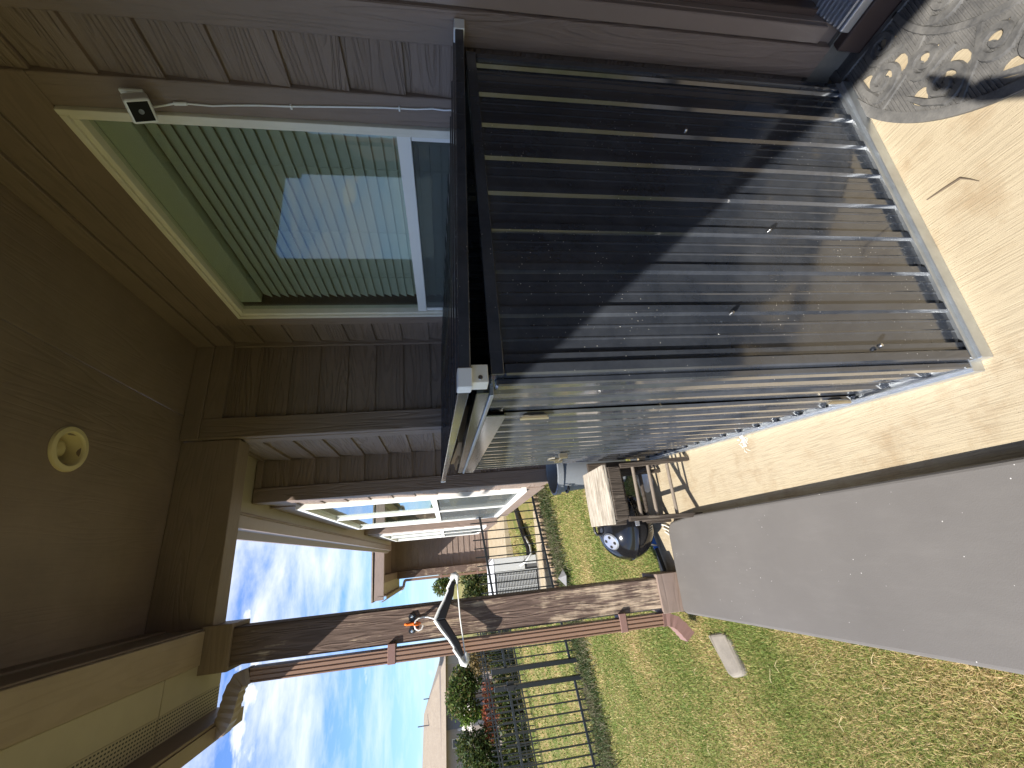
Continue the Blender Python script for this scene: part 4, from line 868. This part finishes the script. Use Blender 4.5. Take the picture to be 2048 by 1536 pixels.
# ================================================================ iron fence along the side yard
FY = 6.6
def zbot(x): return 0.065+0.125*(x-0.66)
def ztop(x): return 1.044+0.111*(x-0.537)
def slanted(x0, x1, z0, z1, h, y0, y1):   # bar whose ends sit at different heights
    return MB().hexa([(x0, y0, z0), (x1, y0, z1), (x1, y1, z1), (x0, y1, z0), (x0, y0, z0+h), (x1, y0, z1+h), (x1, y1, z1+h), (x0, y1, z0+h)])
pm = MB().box(-0.008, 0.008, -0.008, 0.008, 0, 1.0).mesh('picket', M['iron_fence'])
def fence(x0, x1, label, posts, latch=None):
    t = thing('iron_fence', label, 'fence', ((x0+x1)/2, FY, float(zbot((x0+x1)/2))), 'black iron fences of the side yard')
    x = x1-0.05
    while x > x0+0.03:
        o = bpy.data.objects.new('picket', pm); COL.objects.link(o); a, b = zbot(x)+0.02, ztop(x)+0.15
        o.location = (x, FY, a); o.scale = (1, 1, b-a); o.parent = t; o.matrix_parent_inverse = world_of(t).inverted(); x -= 0.1175
    for f, h in ((lambda q: ztop(q)-0.02, 0.03), (lambda q: zbot(q)+0.12, 0.03)):
        slanted(x0, x1, f(x0), f(x1), h, FY-0.014, FY+0.014).build('rail', M['iron_fence'], t)
    for p in posts: bx('post', p-0.028, p+0.028, FY-0.028, FY+0.028, zbot(p)-0.15, ztop(p)+0.19, M['iron_fence'], t, 0.003)
    if latch: MB().box(latch-0.05, latch+0.06, FY-0.06, FY-0.03, ztop(latch)-0.07, ztop(latch)+0.02).box(latch-0.01, latch+0.02, FY-0.075, FY-0.02, ztop(latch)-0.1, ztop(latch)+0.06).build('latch', M['black_plastic'], t, bevel=0.004)
    return t
fence(-1.455, 0.85, 'black iron picket fence between the house bay and the porch post', (0.82, -1.43))
fence(-5.6, -1.60, 'black iron picket fence with a latch left of the porch post', (-1.632, -3.9), -1.61)
def far_fence(x0, x1, y, s, label):
    t = thing('iron_fence', label, 'fence', ((x0+x1)/2, y, -0.4)); mb = MB(); x = x0
    while x < x1: b = float(gz(x, y)); mb.box(x-0.009, x+0.009, y-0.009, y+0.009, b+0.05, b+1.18); x += s
    mb.build('pickets', M['iron_fence'], t)['kind'] = 'stuff'
    for h in (0.18, 1.0): slanted(x0, x1, float(gz(x0, y))+h, float(gz(x1, y))+h, 0.035, y-0.015, y+0.015).build('rail', M['iron_fence'], t)
far_fence(-7.9, -1.7, 13.2, 0.125, 'distant black picket fence across the neighbouring lawn'); far_fence(-8.0, -2.2, 15.2, 0.14, 'farthest black picket fence standing before the dark shrubs')

# low block edging and odd items along the fence
ed = thing('block_edging', 'row of tan landscape blocks just behind the black fence', 'edging', (0, 6.8, 0))
for i in range(11):
    x = 0.72-i*0.145; z = float(gz(x, 6.8)); dy = rng.uniform(-0.015, 0.015)
    MB().box(x-0.064, x+0.064, 6.70+dy, 6.86+dy, z-0.05, z+0.085+rng.uniform(-0.01, 0.01)).build('block', M['stone_tan'], ed, bevel=0.012)
ac = thing('air_conditioner', 'light grey outdoor air conditioning unit behind the black fence', 'air conditioner', (-0.42, 8.2, 0))
ax0, ax1, ay0, ay1, az0, az1 = -0.80, -0.07, 7.90, 8.60, 0.0, 0.76
bx('pad', ax0-0.06, ax1+0.06, ay0-0.06, ay1+0.06, -0.15, 0.0, M['concrete_grey'], ac, 0.01)
bx('cabinet', ax0+0.02, ax1-0.02, ay0+0.02, ay1-0.02, 0.002, az1, M['ac_dark'], ac, 0)
bx('service_panel', -0.28, ax1, ay0, ay0+0.018, 0.22, az1-0.002, M['ac_grey'], ac, 0.004); bx('service_panel', -0.20, ax1, ay0+0.004, ay0+0.018, 0.01, 0.218, M['ac_grey'], ac, 0.004)
for x in (ax0+0.012, -0.30): bx('corner_rail', x-0.012, x+0.012, ay0, ay0+0.018, 0.01, az1-0.002, M['ac_grey'], ac, 0.002)
bx('side_panel', ax1-0.018, ax1-0.001, ay0+0.02, ay1, 0.01, az1-0.002, M['ac_grey'], ac, 0.002)
g = MB()
for i in range(26): z = 0.04+i*0.0268; g.box(ax0+0.025, -0.313, ay0+0.004, ay0+0.010, z, z+0.009)
g.build('louvre_grille', M['ac_grey'], ac)['kind'] = 'stuff'
for i in range(5): x = ax0+0.025+(-0.338-ax0)*(i+0.5)/5; bx('louvre_bar', x-0.004, x+0.004, ay0-0.002, ay0+0.0035, 0.03, az1-0.03, M['ac_grey'], ac, 0)
MB().hexa([(ax0-0.01, ay0-0.01, az1), (ax1+0.01, ay0-0.01, az1), (ax1+0.01, ay1+0.01, az1), (ax0-0.01, ay1+0.01, az1), (ax0+0.06, ay0+0.06, az1+0.07), (ax1-0.06, ay0+0.06, az1+0.07), (ax1-0.06, ay1-0.06, az1+0.07), (ax0+0.06, ay1-0.06, az1+0.07)]).build('top_cover', M['ac_top'], ac, bevel=0.008)
ho = MB().tube([(0.80, 8.9, 0.12), (0.62, 8.75, 0.11), (0.42, 8.6, 0.10), (0.22, 8.35, 0.09), (0.02, 8.10, 0.08), (-0.08, 7.95, 0.12)], 0.055, 12).build('drain_hose', M['hose'], smooth=60)
tag(ho, 'thick black hose curving along the ground toward the air conditioner', 'hose')
h2 = MB().tube([(0.25, 8.2, 0.12), (0.08, 7.86, 0.10), (-0.05, 7.72, 0.12), (-0.16, 7.76, 0.22), (-0.22, 7.88, 0.30)], 0.018, 10).build('conduit', M['ac_grey'], smooth=60)
tag(h2, 'curved pale grey conduit entering the air conditioner', 'conduit')
sr = MB().add([(-0.27, 6.10, 0.0), (-0.39, 6.33, 0.03), (-0.48, 6.03, 0.0), (-0.34, 5.93, 0.01), (-0.37, 6.1, 0.05)], [(0, 1, 4), (1, 2, 4), (2, 3, 4), (3, 0, 4)]).build('fabric_scrap', M['scrap_grey'])
so = sr.modifiers.new('s', 'SOLIDIFY'); so.thickness = 0.006; tag(sr, 'small pointed grey scrap of fabric in weeds before the fence', 'scrap')

# ================================================================ plants
def leaves(n, centers, size, flat=0.6):
    """n leaf quads spread through the volume of several overlapping blobs (cx,cy,cz,rx,ry,rz)"""
    C_ = np.array(centers); w = C_[:, 3]*C_[:, 4]*C_[:, 5]; idx = rng.choice(len(C_), n, p=w/w.sum())
    d = rng.normal(size=(n, 3)); d /= np.linalg.norm(d, axis=1)[:, None]; r = rng.uniform(0.25, 1.0, n)**0.5*rng.uniform(0.85, 1.12, n)
    p = C_[idx, :3]+d*C_[idx, 3:]*r[:, None]
    a = rng.normal(size=(n, 3)); a /= np.linalg.norm(a, axis=1)[:, None]; b = np.cross(a, rng.normal(size=(n, 3))); b /= np.linalg.norm(b, axis=1)[:, None]
    s = size*rng.uniform(0.6, 1.4, n)[:, None]
    v = np.stack([p-a*s, p+b*s*0.45, p+a*s, p-b*s*0.45], 1).reshape(-1, 3); f = np.arange(4*n).reshape(-1, 4)
    return v, f
def np_mesh(name, v, f, mat):
    me = bpy.data.meshes.new(name); nv, nf, k = len(v), len(f), f.shape[1]
    me.vertices.add(nv); me.vertices.foreach_set('co', np.ascontiguousarray(v, dtype=np.float32).ravel())
    me.loops.add(nf*k); me.loops.foreach_set('vertex_index', np.ascontiguousarray(f, dtype=np.int32).ravel())
    me.polygons.add(nf); me.polygons.foreach_set('loop_start', np.arange(nf, dtype=np.int32)*k)
    me.update(calc_edges=True); me.materials.append(mat); return me
def bush(name, label, cat, x, y, blobs, n, size, mat, trunks=3, group=None):
    z = float(gz(x, y)); t = thing(name, label, cat, (x, y, z), group)
    B_ = [(x+b[0], y+b[1], z+b[2], b[3], b[4], b[5]) for b in blobs]; v, f = leaves(n, B_, size)
    link('crown', np_mesh('crown', v, f, M[mat]), t)
    tr = MB()
    for k in range(trunks):
        b = B_[k % len(B_)]; tr.tube([(x+0.05*k-0.05, y, z-0.05), ((x*0.6+b[0]*0.4), y, z+(b[2]-z)*0.5), (b[0], b[1], b[2]+b[5]*0.4)], [0.045, 0.03, 0.012], 7)
    tr.build('trunk', M['bark'], t, smooth=60); return t
TG = 'shrubs beyond the far fence'
bush('garden_tree', 'bushy green tree with lime tips in front of the distant house', 'tree', -3.95, 16.2, [(0.25, 0, 1.75, .55, .5, .42), (-0.15, 0, 1.95, .55, .5, .35), (-0.45, 0, 1.6, .35, .4, .38), (0.3, 0.1, 1.35, .4, .4, .3)], 5200, 0.050, 'leaf_mid', 3, TG)
bush('garden_shrub', 'bright lime green shrub tip left of the bushy tree', 'shrub', -4.62, 16.1, [(0, 0, 1.7, .22, .25, .28), (0.12, 0, 1.4, .2, .2, .3)], 900, 0.045, 'leaf_lime', 2, TG)
bush('garden_shrub', 'red leaved low hedge shrub below the bushy tree', 'shrub', -4.3, 15.9, [(0.35, 0, 1.0, .35, .3, .2), (-0.2, 0, 1.05, .4, .3, .22), (-0.7, 0, 1.0, .35, .3, .2), (0, 0, .6, .8, .3, .4)], 3600, 0.042, 'leaf_red', 2, TG)
bush('garden_tree', 'dark green rounded shrub at the left picture edge', 'tree', -5.45, 16.0, [(0.1, 0, 1.75, .5, .5, .5), (-0.3, 0, 1.4, .5, .5, .5), (0.35, 0, 1.2, .4, .4, .4), (-0.5, 0, 0.9, .5, .4, .5)], 6000, 0.050, 'leaf_dark', 3, TG)
bush('garden_shrub', 'olive brown shrub just left of the downspout', 'shrub', -3.05, 15.9, [(0, 0, 1.1, .42, .4, .35), (0.1, 0, 0.7, .5, .4, .4)], 3600, 0.045, 'leaf_brown', 2, TG)
bush('garden_shrub', 'dark shrub behind the air conditioner', 'shrub', -0.95, 16.6, [(0.25, 0, 0.95, .42, .4, .35), (-0.3, 0, 0.9, .4, .4, .35), (0, 0, .45, .7, .4, .4)], 3400, 0.05, 'leaf_dark', 2, TG)
bush('garden_tree', 'feathery green tree peeking out behind the neighbouring porch', 'tree', -0.85, 19.0, [(-0.15, 0, 2.0, .35, .4, .35), (0.2, 0, 1.7, .5, .4, .4)], 1800, 0.055, 'leaf_mid', 2, TG)
bush('garden_tree', 'dark green tree beyond the far left end of the fence', 'tree', -7.2, 16.4, [(0, 0, 1.9, .8, .7, .6), (0.4, 0, 1.2, .8, .6, .6), (-0.5, 0, 1.2, .7, .6, .6)], 5000, 0.06, 'leaf_mid', 3, TG)
hedge_b = [(x, 15.6+rng.uniform(-.1, .1), float(gz(x, 15.6))+rng.uniform(.32, .5), .34, .3, .42) for x in np.arange(-7.8, -2.2, 0.3)]
v, f = leaves(9000, hedge_b, 0.05); hd = link('hedge', np_mesh('hedge', v, f, M['leaf_dark'])); tag(hd, 'long low dark hedge behind the farthest fence', 'hedge')

# distant house
fh = thing('distant_house', 'distant tan house with hipped brown roof beyond the trees', 'house', (-9.5, 31, -1))
bx('wall', -13.6, -5.7, 29.4, 35, -1.2, 2.35, M['far_wall'], fh, 0); bx('porch_wall', -8.75, -7.5, 29.2, 29.39, -1.0, 2.1, M['far_wall_dark'], fh, 0)
MB().prism([(-8.9, 28.9, 0.55), (-7.3, 28.9, 0.55), (-7.3, 29.35, 1.35), (-8.9, 29.35, 1.35)], (0, 0, 0.08)).build('porch_roof', M['far_trim'], fh)
for x in (-7.05, -9.45): w = bx('window', x-0.22, x+0.22, 29.36, 29.398, 0.9, 1.75, M['far_trim'], fh, 0); bx('pane', x-0.17, x+0.17, 29.35, 29.359, 0.95, 1.70, M['far_wall_dark'], w, 0)
MB().add([(-14.2, 28.8, 2.2), (-5.2, 28.8, 1.95), (-5.2, 35.6, 1.95), (-14.2, 35.6, 2.2), (-11.3, 32, 3.55), (-8.6, 32, 3.4), (-7.2, 30.6, 2.85)], [(0, 1, 6, 5, 4), (1, 2, 6), (2, 5, 6), (2, 3, 4, 5), (3, 0, 4), (3, 2, 1, 0)]).build('roof', M['shingles'], fh)
for x, z in ((-7.6, 3.0), (-8.9, 3.35)): MB().tube([(x, 31, z-0.3), (x, 31, z+0.35)], 0.03, 6).build('vent_pipe', M['far_wall_dark'], fh)

# ================================================================ grass
def blades(n, pts, hmin, hmax, wk, lean, mat, name):
    x, y = pts[:, 0], pts[:, 1]; z = gz(x, y); d = np.hypot(x, y)
    h = rng.uniform(hmin, hmax, n); a = rng.uniform(0, 2*np.pi, n); w = np.maximum(0.0011, d*wk)*rng.uniform(0.7, 1.3, n)
    tx, ty = np.cos(a), np.sin(a); l = rng.uniform(0.1, lean, n)*h; b = rng.uniform(0, 2*np.pi, n); lx, ly = np.cos(b)*l, np.sin(b)*l
    P0 = np.stack([x-tx*w, y-ty*w, z-0.004], 1); P1 = np.stack([x+tx*w, y+ty*w, z-0.004], 1)
    P2 = np.stack([x+lx*0.4+tx*w*0.75, y+ly*0.4+ty*w*0.75, z+h*0.6], 1); P3 = np.stack([x+lx*0.4-tx*w*0.75, y+ly*0.4-ty*w*0.75, z+h*0.6], 1)
    P4 = np.stack([x+lx, y+ly, z+h*np.maximum(1-0.35*l/h, 0.3)], 1)
    v = np.stack([P0, P1, P2, P3, P4], 1).reshape(-1, 3); k = np.arange(n)*5
    tri = np.concatenate([np.stack([k, k+1, k+2], 1), np.stack([k, k+2, k+3], 1), np.stack([k+3, k+2, k+4], 1)])
    return np_mesh(name, v, tri, M[mat])
def scatter(n, box, keep=None):
    out = []; tot = 0
    x0, x1, y0, y1 = box
    while tot < n:
        p = np.stack([rng.uniform(x0, x1, n), rng.uniform(y0, y1, n)], 1); d2 = p[:, 0]**2+p[:, 1]**2
        ok = rng.uniform(0, 1, n) < np.minimum(1.0, (1.7**2)/d2)
        if keep is not None: ok &= keep(p)
        out.append(p[ok]); tot += int(ok.sum())
    return np.concatenate(out)[:n]
off_block = lambda p: ~(((p[:, 0]+0.655)**2/0.0075+(p[:, 1]-2.715)**2/0.0085) < 1)
off_pad = lambda p: p[:, 0] < -0.408-0.068*np.clip((p[:, 1]-1.0)/1.85, 0, 1)-np.where(p[:, 1] > 2.84, 0.0, 0.012)
P_ = np.concatenate([scatter(250000, (-3.6, -0.40, 0.5, 6.9), lambda p: off_block(p) & off_pad(p)), scatter(30000, (-0.46, 0.86, 3.2, 6.7))])
go = link('grass', blades(len(P_), P_, 0.010, 0.030, 0.0006, 1.3, 'grass_blades', 'grass')); tag(go, 'short patchy green and straw coloured lawn grass', 'grass', kind='stuff')
plain('straw', (0.55, 0.44, 0.26), 0.8)
stems = MB()
for i in range(60):
    x, y = rng.uniform(-2.2, -0.5), rng.uniform(0.9, 5.5); z = float(gz(x, y))+0.026; a = rng.uniform(0, 2*PI); l = rng.uniform(0.03, 0.09); k = rng.uniform(-0.6, 0.6)
    stems.tube([(x, y, z-0.01), (x+l*0.5*math.cos(a), y+l*0.5*math.sin(a), z+0.006), (x+l*math.cos(a+k), y+l*math.sin(a+k), z-0.004)], 0.0008, 4)
tag(stems.build('dry_stems', M['straw']), 'loose dry straw stems lying on the lawn', 'straw', kind='stuff')
P_ = np.concatenate([scatter(26000, (-9, 0.5, 6.7, 15.5))])
g2 = link('grass', blades(len(P_), P_, 0.02, 0.05, 0.0009, 1.0, 'grass_blades', 'grass')); tag(g2, 'sunlit lawn grass beyond the black fence', 'grass', kind='stuff')
P_ = np.stack([rng.uniform(-4.5, 0.84, 16000), 6.28+0.20*rng.normal(size=16000)], 1)
g3 = link('weeds', blades(len(P_), P_, 0.03, 0.11, 0.0008, 1.4, 'weeds', 'weeds')); tag(g3, 'dull overgrown weeds along the foot of the fence', 'weeds', kind='stuff')

# ================================================================ the photographer, out of view behind the camera, whose shadow falls on the mat
def person():
    t = thing('person', 'person in dark shirt and jeans holding up a phone, known only by the shadow', 'person', (-0.05, -0.66, 0))
    pts = {'pel': (-.05, -0.66, .98), 'spine': (-.05, -0.65, 1.2), 'chest': (-.05, -0.64, 1.42), 'neck': (-.05, -0.63, 1.56), 'head': (-.05, -0.60, 1.66), 'crown': (-.05, -0.60, 1.78),
           'shL': (-.24, -0.64, 1.47), 'elL': (-.30, -.30, 1.24), 'wrL': (-.12, -.10, 1.40), 'haL': (-.07, -.055, 1.45), 'shR': (.14, -0.64, 1.47), 'elR': (.20, -0.69, 1.18), 'wrR': (.20, -0.64, .92), 'haR': (.19, -0.61, .85),
           'hiL': (-.15, -0.66, .95), 'knL': (-.17, -0.64, .52), 'anL': (-.17, -0.67, .10), 'toL': (-.18, -0.52, .05), 'hiR': (.05, -0.66, .95), 'knR': (.07, -0.64, .52), 'anR': (.07, -0.67, .10), 'toR': (.08, -0.52, .05)}
    rad = dict(pel=.15, spine=.135, chest=.15, neck=.06, head=.095, crown=.075, shL=.07, elL=.045, wrL=.03, haL=.035, shR=.07, elR=.045, wrR=.03, haR=.035, hiL=.095, knL=.06, anL=.045, toL=.04, hiR=.095, knR=.06, anR=.045, toR=.04)
    E_ = 'pel-spine spine-chest chest-neck neck-head head-crown chest-shL shL-elL elL-wrL wrL-haL chest-shR shR-elR elR-wrR wrR-haR pel-hiL hiL-knL knL-anL anL-toL pel-hiR hiR-knR knR-anR anR-toR'.split()
    ks = list(pts); me = bpy.data.meshes.new('body'); me.from_pydata([pts[k] for k in ks], [tuple(ks.index(a) for a in e.split('-')) for e in E_], [])
    o = bpy.data.objects.new('body', me); COL.objects.link(o); bm = bmesh.new(); bm.from_mesh(me); lay = bm.verts.layers.skin.verify()
    for v, k in zip(bm.verts, ks): v[lay].radius = (rad[k], rad[k]); v[lay].use_root = (k == 'pel')
    bm.to_mesh(me); bm.free(); o.modifiers.new('skin', 'SKIN'); s = o.modifiers.new('sub', 'SUBSURF'); s.levels = 1; s.render_levels = 2
    me.materials.append(M['shirt']); adopt(o, t)
    for sx in (-1,):
        for k in range(4): MB().tube([(sx*0.068, -0.05, 1.462-k*0.019), (sx*0.052, -0.028, 1.464-k*0.019), (sx*0.040, -0.020, 1.463-k*0.018)], [0.009, 0.0085, 0.007], 8).build('finger', M['skin'], t, smooth=60)
        MB().tube([(sx*0.066, -0.058, 1.45), (sx*0.05, -0.050, 1.44), (sx*0.034, -0.040, 1.445)], [0.011, 0.010, 0.008], 8).build('thumb', M['skin'], t, smooth=60)
    ph = MB().box(-0.035, 0.035, -0.034, -0.026, 1.37, 1.512).build('phone', M['black_plastic'], bevel=0.003); tag(ph, 'black phone held up out of view by the photographer', 'phone')
person()
